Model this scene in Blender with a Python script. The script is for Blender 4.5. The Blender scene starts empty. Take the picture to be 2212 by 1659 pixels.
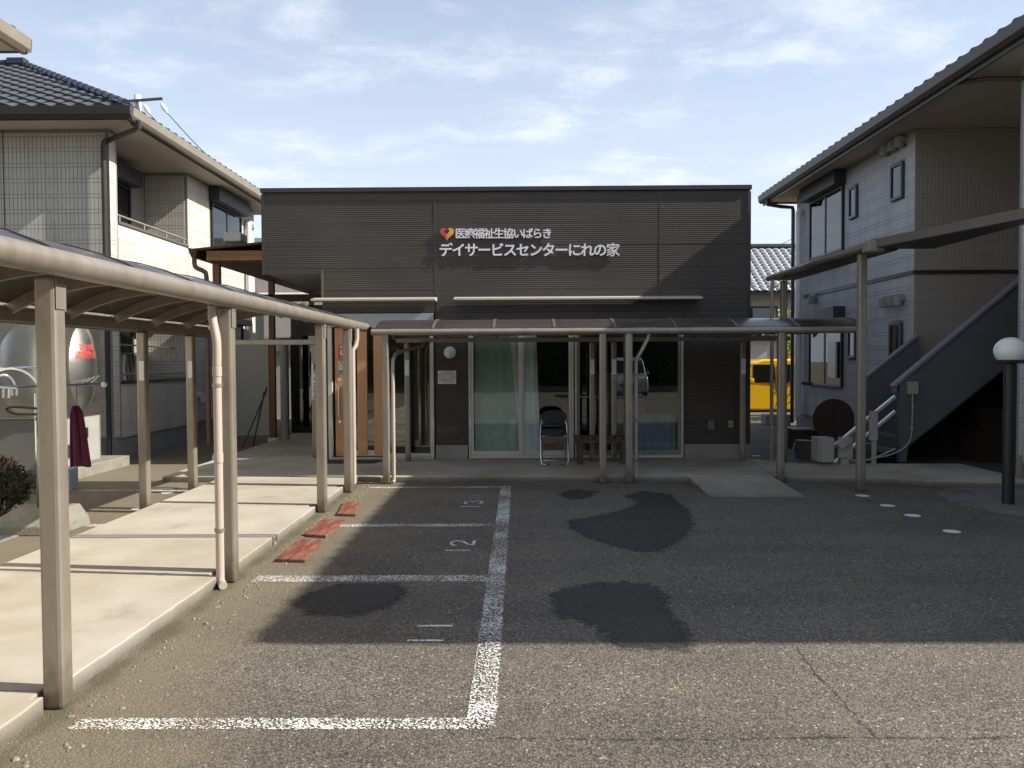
import bpy, bmesh, math, random
from mathutils import Vector, Matrix
random.seed(7)
SC = bpy.context.scene
COL = SC.collection
PI = math.pi

# ------------------------------------------------------------------ camera
F, CU, CV, H = 1725.0, 1106.0, 829.5, 1.65      # focal length and centre on a 2212 x 1659 frame
yc = Vector((16.0, 51.5, -F)).normalized()
xc = Vector((1.0, 0.005, 0.0)); xc = (xc - yc * xc.dot(yc)).normalized()
zc = xc.cross(yc)
R = Matrix((xc, yc, zc))                           # camera space -> world space
cam_d = bpy.data.cameras.new('camera'); cam = bpy.data.objects.new('camera', cam_d); COL.objects.link(cam)
cam.matrix_world = Matrix.Translation((0, 0, H)) @ R.to_4x4()
cam_d.sensor_width = 36; cam_d.lens = F / 2212 * 36; cam_d.clip_end = 3000; cam_d.clip_start = 0.05
SC.camera = cam
SC.render.resolution_x, SC.render.resolution_y = 1024, 768

# ------------------------------------------------------------------ light
SUN_EL = math.radians(36.9)
SUN_AZ = math.radians(96.3)
SKY_STRENGTH, SUN_STRENGTH = 0.086, 5.0
world = bpy.data.worlds.new('World'); SC.world = world; world.use_nodes = True
wn = world.node_tree; wn.nodes.clear()
def N(nt, t, **kw):
    n = nt.nodes.new(t)
    for k, v in kw.items():
        if k.startswith('i_'):
            n.inputs[k[2:].replace('_', ' ')].default_value = v
        else:
            setattr(n, k, v)
    return n
L = lambda nt, a, b: nt.links.new(a, b)
sky = N(wn, 'ShaderNodeTexSky', sky_type='NISHITA', sun_disc=False, sun_elevation=SUN_EL, sun_rotation=SUN_AZ,
        air_density=1.0, dust_density=1.6, ozone_density=1.6, altitude=50)
tc = N(wn, 'ShaderNodeTexCoord')
sep = N(wn, 'ShaderNodeSeparateXYZ'); L(wn, tc.outputs['Generated'], sep.inputs[0])
zz = N(wn, 'ShaderNodeMath', operation='ADD'); L(wn, sep.outputs['Z'], zz.inputs[0]); zz.inputs[1].default_value = 0.12
dx = N(wn, 'ShaderNodeMath', operation='DIVIDE'); L(wn, sep.outputs['X'], dx.inputs[0]); L(wn, zz.outputs[0], dx.inputs[1])
dy = N(wn, 'ShaderNodeMath', operation='DIVIDE'); L(wn, sep.outputs['Y'], dy.inputs[0]); L(wn, zz.outputs[0], dy.inputs[1])
cmb = N(wn, 'ShaderNodeCombineXYZ'); L(wn, dx.outputs[0], cmb.inputs[0]); L(wn, dy.outputs[0], cmb.inputs[1])
mp = N(wn, 'ShaderNodeMapping'); mp.inputs['Scale'].default_value = (1.5, 2.0, 1); mp.inputs['Rotation'].default_value = (0, 0, 0.25)
mp.inputs['Location'].default_value = (3.55, 1.25, 0)
L(wn, cmb.outputs[0], mp.inputs[0])
n1 = N(wn, 'ShaderNodeTexNoise', i_Scale=2.1, i_Detail=10.0, i_Roughness=0.66, i_Distortion=0.25); L(wn, mp.outputs[0], n1.inputs['Vector'])
n2 = N(wn, 'ShaderNodeTexNoise', i_Scale=0.9, i_Detail=3.0, i_Roughness=0.5); L(wn, mp.outputs[0], n2.inputs['Vector'])
mu = N(wn, 'ShaderNodeMath', operation='MULTIPLY'); L(wn, n1.outputs['Fac'], mu.inputs[0]); L(wn, n2.outputs['Fac'], mu.inputs[1])
cr = N(wn, 'ShaderNodeMapRange', interpolation_type='SMOOTHSTEP'); L(wn, mu.outputs[0], cr.inputs['Value'])
cr.inputs['From Min'].default_value = 0.22; cr.inputs['From Max'].default_value = 0.44; cr.inputs['To Max'].default_value = 0.42
hz = N(wn, 'ShaderNodeMapRange'); L(wn, sep.outputs['Z'], hz.inputs['Value'])       # clouds thin out below the horizon
hz.inputs['From Min'].default_value = -0.02; hz.inputs['From Max'].default_value = 0.12
mf = N(wn, 'ShaderNodeMath', operation='MULTIPLY'); L(wn, cr.outputs[0], mf.inputs[0]); L(wn, hz.outputs[0], mf.inputs[1])
hv = N(wn, 'ShaderNodeMapRange', interpolation_type='SMOOTHSTEP'); L(wn, sep.outputs['Z'], hv.inputs['Value'])
hv.inputs['From Min'].default_value = 0.0; hv.inputs['From Max'].default_value = 0.55; hv.inputs['To Min'].default_value = 0.85; hv.inputs['To Max'].default_value = 0.30
base = N(wn, 'ShaderNodeMix', data_type='RGBA'); L(wn, hv.outputs[0], base.inputs[0])
L(wn, sky.outputs[0], base.inputs[6]); base.inputs[7].default_value = (6.0, 6.7, 7.9, 1)   # thin veil of high haze
mx = N(wn, 'ShaderNodeMix', data_type='RGBA'); L(wn, mf.outputs[0], mx.inputs[0]); L(wn, base.outputs[2], mx.inputs[6])
mx.inputs[7].default_value = (8.2, 8.5, 9.0, 1)
bg = N(wn, 'ShaderNodeBackground'); bg.inputs['Strength'].default_value = SKY_STRENGTH
L(wn, mx.outputs[2], bg.inputs['Color'])
wo = N(wn, 'ShaderNodeOutputWorld'); L(wn, bg.outputs[0], wo.inputs[0])
sun_d = bpy.data.lights.new('sun', 'SUN'); sun_d.energy = SUN_STRENGTH; sun_d.angle = math.radians(0.5); sun_d.color = (1.0, 0.93, 0.82)
sun = bpy.data.objects.new('sun', sun_d); COL.objects.link(sun)
to_sun = Vector((math.sin(SUN_AZ) * math.cos(SUN_EL), math.cos(SUN_AZ) * math.cos(SUN_EL), math.sin(SUN_EL)))
sun.rotation_euler = to_sun.to_track_quat('Z', 'Y').to_euler(); sun.location = to_sun * 60
SC.view_settings.view_transform = 'Standard'; SC.view_settings.look = 'None'
SC.view_settings.exposure = 0.85; SC.view_settings.gamma = 1.0; SC.view_settings.use_curve_mapping = False

# ------------------------------------------------------------------ points
def ray(u, v):
    return R @ Vector(((u - CU) / F, -(v - CV) / F, -1.0))
def at_z(u, v, z=0.0):
    d = ray(u, v); t = (z - H) / d.z; return Vector((d.x * t, d.y * t, z))
def at_y(u, v, Y):
    d = ray(u, v); t = Y / d.y; return Vector((d.x * t, Y, H + d.z * t))
def at_x(u, v, X):
    d = ray(u, v); t = X / d.x; return Vector((X, d.y * t, H + d.z * t))

# ------------------------------------------------------------------ mesh helpers
class MB:
    def __init__(s): s.v, s.f = [], []
    def add(s, vs, fs):
        n = len(s.v); s.v += [Vector(p) for p in vs]; s.f += [tuple(i + n for i in f) for f in fs]; return s
    def box(s, x0, x1, y0, y1, z0, z1):
        x0, x1 = sorted((x0, x1)); y0, y1 = sorted((y0, y1)); z0, z1 = sorted((z0, z1))
        return s.add([(x0,y0,z0),(x1,y0,z0),(x1,y1,z0),(x0,y1,z0),(x0,y0,z1),(x1,y0,z1),(x1,y1,z1),(x0,y1,z1)],
                     [(0,3,2,1),(4,5,6,7),(0,1,5,4),(1,2,6,5),(2,3,7,6),(3,0,4,7)])
    def beam(s, p, q, w, h, up=(0,0,1)):
        p, q = Vector(p), Vector(q); d = (q - p).normalized(); up = Vector(up)
        a = d.cross(up)
        if a.length < 1e-4: a = d.cross(Vector((1,0,0)))
        a.normalize(); b = a.cross(d).normalized(); a = a * w / 2; b = b * h / 2
        vs = [p-a-b, p+a-b, p+a+b, p-a+b, q-a-b, q+a-b, q+a+b, q-a+b]
        return s.add(vs, [(0,1,2,3),(7,6,5,4),(0,4,5,1),(1,5,6,2),(2,6,7,3),(3,7,4,0)])
    def tube(s, pts, r, n=10, cap=True, radii=None):
        pts = [Vector(p) for p in pts]; m = len(pts); rings = []
        t0 = (pts[1] - pts[0]).normalized()
        a = t0.cross(Vector((0,0,1)))
        if a.length < 1e-3: a = t0.cross(Vector((0,1,0)))
        a.normalize()
        for i in range(m):
            if i == 0: t = pts[1] - pts[0]
            elif i == m - 1: t = pts[-1] - pts[-2]
            else: t = (pts[i+1] - pts[i]).normalized() + (pts[i] - pts[i-1]).normalized()
            t.normalize(); a = (a - t * a.dot(t)).normalized(); b = t.cross(a)
            rr = radii[i] if radii else r
            rings.append([pts[i] + (a * math.cos(2*PI*k/n) + b * math.sin(2*PI*k/n)) * rr for k in range(n)])
        vs = [p for rg in rings for p in rg]; fs = []
        for i in range(m - 1):
            for k in range(n):
                k2 = (k + 1) % n; fs.append((i*n+k, i*n+k2, (i+1)*n+k2, (i+1)*n+k))
        if cap: fs += [tuple(reversed(range(n))), tuple((m-1)*n + k for k in range(n))]
        return s.add(vs, fs)
    def prism(s, poly, axis, a, b):
        """poly: 2D outline; axis: the axis it is pushed along, from a to b"""
        def P(p, t):
            return {'x': (t, p[0], p[1]), 'y': (p[0], t, p[1]), 'z': (p[0], p[1], t)}[axis]
        n = len(poly); vs = [P(p, a) for p in poly] + [P(p, b) for p in poly]
        fs = [tuple(range(n)), tuple(reversed(range(n, 2*n)))] + [(i, i+n, (i+1) % n + n, (i+1) % n) for i in range(n)]
        return s.add(vs, fs)
    def sphere(s, c, r, nu=20, nv=12, sz=1.0, vmin=-PI/2):
        c = Vector(c); vs = []; fs = []
        for j in range(nv + 1):
            ph = vmin + (PI/2 - vmin) * j / nv
            for i in range(nu):
                th = 2*PI*i/nu; vs.append(c + Vector((r*math.cos(ph)*math.cos(th), r*math.cos(ph)*math.sin(th), r*sz*math.sin(ph))))
        for j in range(nv):
            for i in range(nu):
                fs.append((j*nu+i, j*nu+(i+1) % nu, (j+1)*nu+(i+1) % nu, (j+1)*nu+i))
        if vmin > -1.5: fs.append(tuple(reversed(range(nu))))
        return s.add(vs, fs)
    def quad(s, a, b, c, d): return s.add([a, b, c, d], [(0, 1, 2, 3)])
    def arr(s, xf):
        s.v = [xf @ v for v in s.v]; return s
    def build(s, name, mat, parent=None, smooth=False, bevel=0.0, stuff=False, origin=None, autos=False):
        me = bpy.data.meshes.new(name)
        if parent is not None: o0 = Vector(parent['_org'])
        elif origin is not None: o0 = Vector(origin)
        else:
            xs = [v.x for v in s.v]; ys = [v.y for v in s.v]; zs = [v.z for v in s.v]
            o0 = Vector(((min(xs)+max(xs))/2, (min(ys)+max(ys))/2, min(zs)))
        me.from_pydata([tuple(v - o0) for v in s.v], [], s.f)
        bm = bmesh.new(); bm.from_mesh(me); bmesh.ops.recalc_face_normals(bm, faces=bm.faces)
        if smooth:
            for f in bm.faces: f.smooth = True
            if autos:
                for e in bm.edges:
                    if len(e.link_faces) == 2 and e.calc_face_angle(0) > 0.6: e.smooth = False
        bm.to_mesh(me); bm.free()
        me.materials.append(mat)
        o = bpy.data.objects.new(name, me); COL.objects.link(o)
        if parent is not None: o.parent = parent
        else: o.location = o0
        o['_org'] = tuple(o0)
        if stuff: o['kind'] = 'stuff'
        if bevel:
            b = o.modifiers.new('bevel', 'BEVEL'); b.width = bevel; b.segments = 2; b.limit_method = 'ANGLE'
        return o

def thing(name, loc, label, cat, group=None):
    o = bpy.data.objects.new(name, None); COL.objects.link(o); o.location = loc; o.empty_display_size = 0.2
    o['_org'] = tuple(loc); o['label'] = label; o['category'] = cat
    if group: o['group'] = group
    return o
def tag(o, label, cat, group=None):
    o['label'] = label; o['category'] = cat
    if group: o['group'] = group
    return o
def struct(o): o['kind'] = 'structure'; return o
def share(name, me, parent, loc, rot=None):
    o = bpy.data.objects.new(name, me); COL.objects.link(o); o.parent = parent
    o.location = Vector(loc) - Vector(parent['_org'])
    if rot: o.rotation_euler = rot
    o['_org'] = tuple(loc)
    return o
def mesh_only(mb, name, mat):
    me = bpy.data.meshes.new(name); me.from_pydata([tuple(v) for v in mb.v], [], mb.f)
    bm = bmesh.new(); bm.from_mesh(me); bmesh.ops.recalc_face_normals(bm, faces=bm.faces); bm.to_mesh(me); bm.free()
    me.materials.append(mat); return me

# ------------------------------------------------------------------ materials
MATS = {}
def mat(name, col, rough=0.6, metal=0.0, var=0.12, vscale=3.0, bump=0.0, bscale=60.0, dirt=None, dirt_amt=0.0, dscale=1.5, spec=0.5, coat=0.0, stretch=None, world=False, foot=None):
    m = bpy.data.materials.new(name); m.use_nodes = True; nt = m.node_tree
    b = nt.nodes['Principled BSDF']; b.inputs['Roughness'].default_value = rough; b.inputs['Metallic'].default_value = metal
    b.inputs['Specular IOR Level'].default_value = spec; b.inputs['Coat Weight'].default_value = coat
    t = N(nt, 'ShaderNodeTexCoord'); vec = t.outputs['Object']
    if world: vec = N(nt, 'ShaderNodeNewGeometry').outputs['Position']
    wv = vec
    if stretch:
        mpn = N(nt, 'ShaderNodeMapping'); mpn.inputs['Scale'].default_value = stretch; L(nt, vec, mpn.inputs[0]); vec = mpn.outputs[0]
    n = N(nt, 'ShaderNodeTexNoise', i_Scale=vscale, i_Detail=6.0, i_Roughness=0.6); L(nt, vec, n.inputs['Vector'])
    mr = N(nt, 'ShaderNodeMapRange'); L(nt, n.outputs['Fac'], mr.inputs['Value'])
    mr.inputs['From Min'].default_value = 0.25; mr.inputs['From Max'].default_value = 0.75
    mr.inputs['To Min'].default_value = 1 - var; mr.inputs['To Max'].default_value = 1 + var
    mm = N(nt, 'ShaderNodeVectorMath', operation='SCALE'); mm.inputs[0].default_value = col[:3]; L(nt, mr.outputs[0], mm.inputs['Scale'])
    out = mm.outputs[0]
    if dirt:
        n3 = N(nt, 'ShaderNodeTexNoise', i_Scale=dscale, i_Detail=8.0, i_Roughness=0.7); L(nt, vec, n3.inputs['Vector'])
        m3 = N(nt, 'ShaderNodeMapRange', interpolation_type='SMOOTHSTEP'); L(nt, n3.outputs['Fac'], m3.inputs['Value'])
        m3.inputs['From Min'].default_value = 0.42; m3.inputs['From Max'].default_value = 0.72; m3.inputs['To Max'].default_value = dirt_amt
        mi = N(nt, 'ShaderNodeMix', data_type='RGBA'); L(nt, m3.outputs[0], mi.inputs[0]); L(nt, out, mi.inputs[6]); mi.inputs[7].default_value = (*dirt, 1)
        out = mi.outputs[2]
    if foot:
        sp = N(nt, 'ShaderNodeSeparateXYZ'); L(nt, wv, sp.inputs[0])
        nf = N(nt, 'ShaderNodeTexNoise', i_Scale=14.0, i_Detail=6.0); L(nt, wv, nf.inputs['Vector'])
        zf = N(nt, 'ShaderNodeMath', operation='MULTIPLY_ADD'); L(nt, nf.outputs['Fac'], zf.inputs[0]); zf.inputs[1].default_value = -0.28; L(nt, sp.outputs['Z'], zf.inputs[2])
        mf_ = N(nt, 'ShaderNodeMapRange', interpolation_type='SMOOTHSTEP'); L(nt, zf.outputs[0], mf_.inputs['Value']); mf_.inputs['From Min'].default_value = -0.10; mf_.inputs['From Max'].default_value = 0.14; mf_.inputs['To Min'].default_value = 0.75; mf_.inputs['To Max'].default_value = 0.0
        mg = N(nt, 'ShaderNodeMix', data_type='RGBA'); L(nt, mf_.outputs[0], mg.inputs[0]); L(nt, out, mg.inputs[6]); mg.inputs[7].default_value = (*foot, 1); out = mg.outputs[2]
    L(nt, out, b.inputs['Base Color'])
    if bump:
        n4 = N(nt, 'ShaderNodeTexNoise', i_Scale=bscale, i_Detail=4.0); L(nt, vec, n4.inputs['Vector'])
        bp = N(nt, 'ShaderNodeBump', i_Strength=bump, i_Distance=0.01); L(nt, n4.outputs['Fac'], bp.inputs['Height']); L(nt, bp.outputs[0], b.inputs['Normal'])
    r2 = N(nt, 'ShaderNodeMapRange'); L(nt, n.outputs['Fac'], r2.inputs['Value'])
    r2.inputs['To Min'].default_value = max(0, rough - 0.08); r2.inputs['To Max'].default_value = min(1, rough + 0.08); L(nt, r2.outputs[0], b.inputs['Roughness'])
    MATS[name] = m; return m

alu = mat('champagne_aluminium', (0.285, 0.250, 0.205), 0.42, 0.45, var=0.07, vscale=8, bump=0.05, bscale=300, dirt=(0.15, 0.12, 0.085), dirt_amt=0.45, dscale=3.0, stretch=(1.6, 1.6, 0.5), world=True, foot=(0.12, 0.10, 0.065))
alu_pipe = mat('pinkish_plastic_pipe', (0.40, 0.34, 0.29), 0.5, var=0.06, dirt=(0.2, 0.17, 0.13), dirt_amt=0.3)
pvc_white = mat('white_plastic', (0.72, 0.72, 0.69), 0.4, var=0.05, dirt=(0.4, 0.38, 0.33), dirt_amt=0.3)
grey_plastic = mat('grey_plastic', (0.28, 0.29, 0.27), 0.5, var=0.05)
black_plastic = mat('black_plastic', (0.015, 0.015, 0.016), 0.4, var=0.1)
dark_metal = mat('dark_brown_metal', (0.040, 0.034, 0.030), 0.45, 0.1, var=0.1, vscale=2)
tan_metal = mat('bronze_gutter', (0.11, 0.095, 0.075), 0.4, 0.2, var=0.15, vscale=2)
dark_pipe = mat('dark_downpipe', (0.045, 0.04, 0.037), 0.4, 0.1)
chrome = mat('stainless_tube', (0.6, 0.6, 0.6), 0.22, 1.0, var=0.08)
rail_metal = mat('brushed_rail', (0.62, 0.64, 0.66), 0.3, 0.9, var=0.06)
wood = mat('orange_stained_timber', (0.20, 0.085, 0.035), 0.6, var=0.3, vscale=4, stretch=(1, 1, 0.15), bump=0.1)
wood_beam = mat('weathered_timber_beam', (0.30, 0.145, 0.048), 0.6, var=0.45, vscale=5, stretch=(0.3, 0.3, 3), dirt=(0.08, 0.04, 0.02), dirt_amt=0.6)
wood_dark = mat('dark_timber', (0.06, 0.028, 0.018), 0.6, var=0.3, vscale=4)
board_mat = mat('red_brown_board', (0.15, 0.040, 0.026), 0.55, var=0.35, vscale=5, stretch=(6, 1, 6), dirt=(0.30, 0.17, 0.11), dirt_amt=0.7, dscale=4, bump=0.15)
bench_mat = mat('bench_timber', (0.062, 0.040, 0.035), 0.6, var=0.25, vscale=9, dirt=(0.2, 0.14, 0.1), dirt_amt=0.4, dscale=8)
door_wood = mat('maple_door', (0.50, 0.26, 0.12), 0.4, var=0.12, vscale=2.5, stretch=(6, 6, 0.3))
soffit_m = mat('beige_soffit', (0.52, 0.46, 0.38), 0.8, var=0.05, vscale=1)
tile_m = mat('pale_siding_tile', (0.55, 0.525, 0.46), 0.75, var=0.09, vscale=30, bump=0.12, bscale=120, dirt=(0.36, 0.335, 0.28), dirt_amt=0.5, dscale=1.0, world=True, stretch=(2.2, 2.2, 0.4))
tile_r = mat('blue_grey_siding_tile', (0.46, 0.47, 0.485), 0.75, var=0.09, vscale=30, bump=0.12, bscale=120, dirt=(0.30, 0.30, 0.29), dirt_amt=0.5, dscale=1.0, world=True, stretch=(2.2, 2.2, 0.4))
grout_m = mat('siding_joint', (0.25, 0.24, 0.22), 0.9, var=0.05)
roof_m = mat('glazed_dark_roof_tile', (0.065, 0.068, 0.073), 0.38, var=0.3, vscale=3, coat=0.1)
ridge_m = mat('dark_ridge_cap', (0.025, 0.026, 0.032), 0.4, var=0.1)
found_m = mat('foundation_render', (0.27, 0.265, 0.25), 0.9, var=0.12, vscale=2, bump=0.1, dirt=(0.14, 0.13, 0.11), dirt_amt=0.5, dscale=2.5)
conc_old = mat('old_concrete', (0.21, 0.20, 0.165), 0.9, var=0.2, vscale=5, bump=0.5, bscale=40, dirt=(0.10, 0.10, 0.06), dirt_amt=0.7, dscale=4)
frame_white = mat('silver_window_frame', (0.52, 0.51, 0.47), 0.4, 0.2, var=0.05)
frame_black = mat('black_window_frame', (0.018, 0.018, 0.02), 0.4, var=0.05)
shutter_m = mat('charcoal_shutter_box', (0.035, 0.036, 0.036), 0.5, var=0.08)
interior_m = mat('dim_interior', (0.10, 0.095, 0.085), 0.9)
interior_floor = mat('interior_floor', (0.16, 0.12, 0.08), 0.5)
curtain_g = mat('green_curtain', (0.52, 0.63, 0.53), 0.9, var=0.1)
curtain_w = mat('pale_blue_curtain', (0.90, 0.92, 0.95), 0.9, var=0.06)
curtain_c = mat('cream_curtain', (0.62, 0.60, 0.54), 0.9, var=0.06)
card_m = mat('cardboard', (0.50, 0.29, 0.16), 0.85, var=0.08)
letter_m = mat('white_sign_letter', (0.74, 0.73, 0.78), 0.4, var=0.02)
red_m = mat('logo_red', (0.60, 0.06, 0.08), 0.4, var=0.02)
yel_m = mat('logo_yellow', (0.75, 0.38, 0.05), 0.4, var=0.02)
dark_hole = mat('logo_dark', (0.02, 0.012, 0.012), 0.6)
paper_m = mat('white_notice', (0.66, 0.66, 0.66), 0.7, var=0.02)
ink = mat('black_ink', (0.02, 0.02, 0.025), 0.7, var=0.0)
ink_blue = mat('blue_ink', (0.05, 0.10, 0.35), 0.7, var=0.0)
ink_red = mat('red_ink', (0.60, 0.05, 0.04), 0.7, var=0.0)
sticker_red = mat('red_sticker', (0.62, 0.06, 0.03), 0.5, var=0.02)
sticker_green = mat('green_sticker', (0.05, 0.30, 0.22), 0.5, var=0.02)
sticker_pale = mat('pale_sticker', (0.62, 0.68, 0.55), 0.5, var=0.02)
steel_m = mat('stainless_tank', (0.72, 0.72, 0.69), 0.33, 1.0, var=0.10, vscale=0.9, stretch=(1, 1, 3))
steel_dull = mat('galvanised_cabinet', (0.42, 0.41, 0.39), 0.45, 0.7, var=0.1, vscale=2)
globe_m = mat('opal_globe', (0.72, 0.78, 0.76), 0.15, var=0.02, coat=0.3)
lamp_black = mat('black_lamp_post', (0.010, 0.014, 0.018), 0.45, var=0.1)
cable_m = mat('grey_cable', (0.34, 0.36, 0.33), 0.5, var=0.05)
stair_m = mat('stair_parapet_render', (0.10, 0.103, 0.11), 0.8, var=0.1, vscale=3, bump=0.1)
cap_m = mat('stair_parapet_cap', (0.16, 0.155, 0.185), 0.5, var=0.06)
maroon = mat('maroon_cloth', (0.070, 0.006, 0.030), 0.9, var=0.15)
towel_m = mat('brown_towel', (0.30, 0.22, 0.15), 0.95, var=0.25, vscale=10)
green_pl = mat('green_plastic', (0.08, 0.55, 0.12), 0.5, var=0.02)
clear_pl = mat('pale_clothes_peg_plastic', (0.66, 0.70, 0.72), 0.35, var=0.05)
bush_m = mat('dry_bush_leaf', (0.030, 0.036, 0.016), 0.8, var=0.5, vscale=14)
leaf_m = mat('dark_leaf', (0.035, 0.055, 0.022), 0.7, var=0.4, vscale=4)
yleaf_m = mat('yellow_green_leaf', (0.42, 0.38, 0.05), 0.7, var=0.3, vscale=4)
bark_m = mat('bark', (0.12, 0.085, 0.06), 0.9, var=0.3)
twig_m = mat('red_brown_twig', (0.13, 0.055, 0.03), 0.9, var=0.2)
car_y = mat('yellow_car_paint', (0.90, 0.52, 0.004), 0.3, var=0.02, coat=0.7)
car_s = mat('silver_car_paint', (0.45, 0.46, 0.48), 0.25, 0.6, var=0.02, coat=0.6)
tyre_m = mat('tyre_rubber', (0.02, 0.02, 0.02), 0.85)
stucco = mat('beige_stucco', (0.42, 0.38, 0.32), 0.9, var=0.05, vscale=2)
stucco_w = mat('off_white_siding', (0.48, 0.47, 0.43), 0.85, var=0.06, vscale=2)
jp_tile = mat('silver_grey_roof_tile', (0.25, 0.26, 0.28), 0.4, var=0.2, vscale=2)
rust_m = mat('rust_brown_panel', (0.050, 0.026, 0.020), 0.7, var=0.15)
pole_m = mat('concrete_pole', (0.42, 0.42, 0.40), 0.85)
panel_grey = mat('light_grey_board', (0.40, 0.40, 0.36), 0.7, var=0.04)

def siding_mat():
    m = bpy.data.materials.new('ribbed_charcoal_siding'); m.use_nodes = True; nt = m.node_tree
    b = nt.nodes['Principled BSDF']; b.inputs['Roughness'].default_value = 0.62
    t = N(nt, 'ShaderNodeTexCoord'); s = N(nt, 'ShaderNodeSeparateXYZ'); L(nt, t.outputs['Object'], s.inputs[0])
    w = N(nt, 'ShaderNodeMath', operation='MULTIPLY'); L(nt, s.outputs['Z'], w.inputs[0]); w.inputs[1].default_value = 2*PI/0.032
    sn = N(nt, 'ShaderNodeMath', operation='SINE'); L(nt, w.outputs[0], sn.inputs[0])
    mpn = N(nt, 'ShaderNodeMapping'); mpn.inputs['Scale'].default_value = (0.6, 0.6, 40); L(nt, t.outputs['Object'], mpn.inputs[0])
    n = N(nt, 'ShaderNodeTexNoise', i_Scale=1.0, i_Detail=5.0); L(nt, mpn.outputs[0], n.inputs['Vector'])
    n2 = N(nt, 'ShaderNodeTexNoise', i_Scale=0.9, i_Detail=6.0); L(nt, t.outputs['Object'], n2.inputs['Vector'])
    a = N(nt, 'ShaderNodeMath', operation='ADD'); L(nt, n.outputs['Fac'], a.inputs[0]); L(nt, n2.outputs['Fac'], a.inputs[1])
    mr = N(nt, 'ShaderNodeMapRange'); L(nt, a.outputs[0], mr.inputs['Value']); mr.inputs['From Min'].default_value = 0.7; mr.inputs['From Max'].default_value = 1.3
    mi = N(nt, 'ShaderNodeMix', data_type='RGBA'); L(nt, mr.outputs[0], mi.inputs[0])
    mi.inputs[6].default_value = (0.034, 0.029, 0.024, 1); mi.inputs[7].default_value = (0.058, 0.050, 0.041, 1)
    L(nt, mi.outputs[2], b.inputs['Base Color'])
    bp = N(nt, 'ShaderNodeBump', i_Strength=0.36, i_Distance=0.004); L(nt, sn.outputs[0], bp.inputs['Height']); L(nt, bp.outputs[0], b.inputs['Normal'])
    return m
siding_m = siding_mat()

def panel_mat():
    m = bpy.data.materials.new('smoked_polycarbonate'); m.use_nodes = True; nt = m.node_tree; nt.nodes.remove(nt.nodes['Principled BSDF'])
    tr = N(nt, 'ShaderNodeBsdfTransparent'); tr.inputs[0].default_value = (0.44, 0.30, 0.235, 1)
    df = N(nt, 'ShaderNodeBsdfDiffuse'); df.inputs[0].default_value = (0.085, 0.075, 0.068, 1)
    t = N(nt, 'ShaderNodeTexCoord'); n = N(nt, 'ShaderNodeTexNoise', i_Scale=3.0, i_Detail=6.0); L(nt, t.outputs['Object'], n.inputs['Vector'])
    mr = N(nt, 'ShaderNodeMapRange'); L(nt, n.outputs['Fac'], mr.inputs['Value']); mr.inputs['To Min'].default_value = 0.28; mr.inputs['To Max'].default_value = 0.6
    m1 = N(nt, 'ShaderNodeMixShader'); L(nt, mr.outputs[0], m1.inputs[0]); L(nt, tr.outputs[0], m1.inputs[1]); L(nt, df.outputs[0], m1.inputs[2])
    gl = N(nt, 'ShaderNodeBsdfGlossy'); gl.inputs['Roughness'].default_value = 0.22
    lw = N(nt, 'ShaderNodeFresnel', i_IOR=1.45)
    m2 = N(nt, 'ShaderNodeMixShader'); L(nt, lw.outputs[0], m2.inputs[0]); L(nt, m1.outputs[0], m2.inputs[1]); L(nt, gl.outputs[0], m2.inputs[2])
    L(nt, m2.outputs[0], nt.nodes['Material Output'].inputs[0]); return m
poly_m = panel_mat()

def glass_mat(name, tint, ior=1.52, boost=0.05, rough=0.0):
    m = bpy.data.materials.new(name); m.use_nodes = True; nt = m.node_tree; nt.nodes.remove(nt.nodes['Principled BSDF'])
    tr = N(nt, 'ShaderNodeBsdfTransparent'); tr.inputs[0].default_value = (*tint, 1)
    gl = N(nt, 'ShaderNodeBsdfGlossy'); gl.inputs['Roughness'].default_value = rough
    fr = N(nt, 'ShaderNodeFresnel', i_IOR=ior); ad = N(nt, 'ShaderNodeMath', operation='ADD', use_clamp=True); L(nt, fr.outputs[0], ad.inputs[0]); ad.inputs[1].default_value = boost
    mx = N(nt, 'ShaderNodeMixShader'); L(nt, ad.outputs[0], mx.inputs[0]); L(nt, tr.outputs[0], mx.inputs[1]); L(nt, gl.outputs[0], mx.inputs[2])
    L(nt, mx.outputs[0], nt.nodes['Material Output'].inputs[0]); return m
glass_m = glass_mat('window_glass', (0.90, 0.95, 0.93), boost=0.05)
glass_dark = glass_mat('dark_window_glass', (0.10, 0.11, 0.12), boost=0.06)
glass_thin = glass_mat('clear_house_glass', (0.7, 0.72, 0.72), boost=0.05)
glass_car = glass_mat('tinted_car_glass', (0.12, 0.13, 0.13), boost=0.05)

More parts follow.
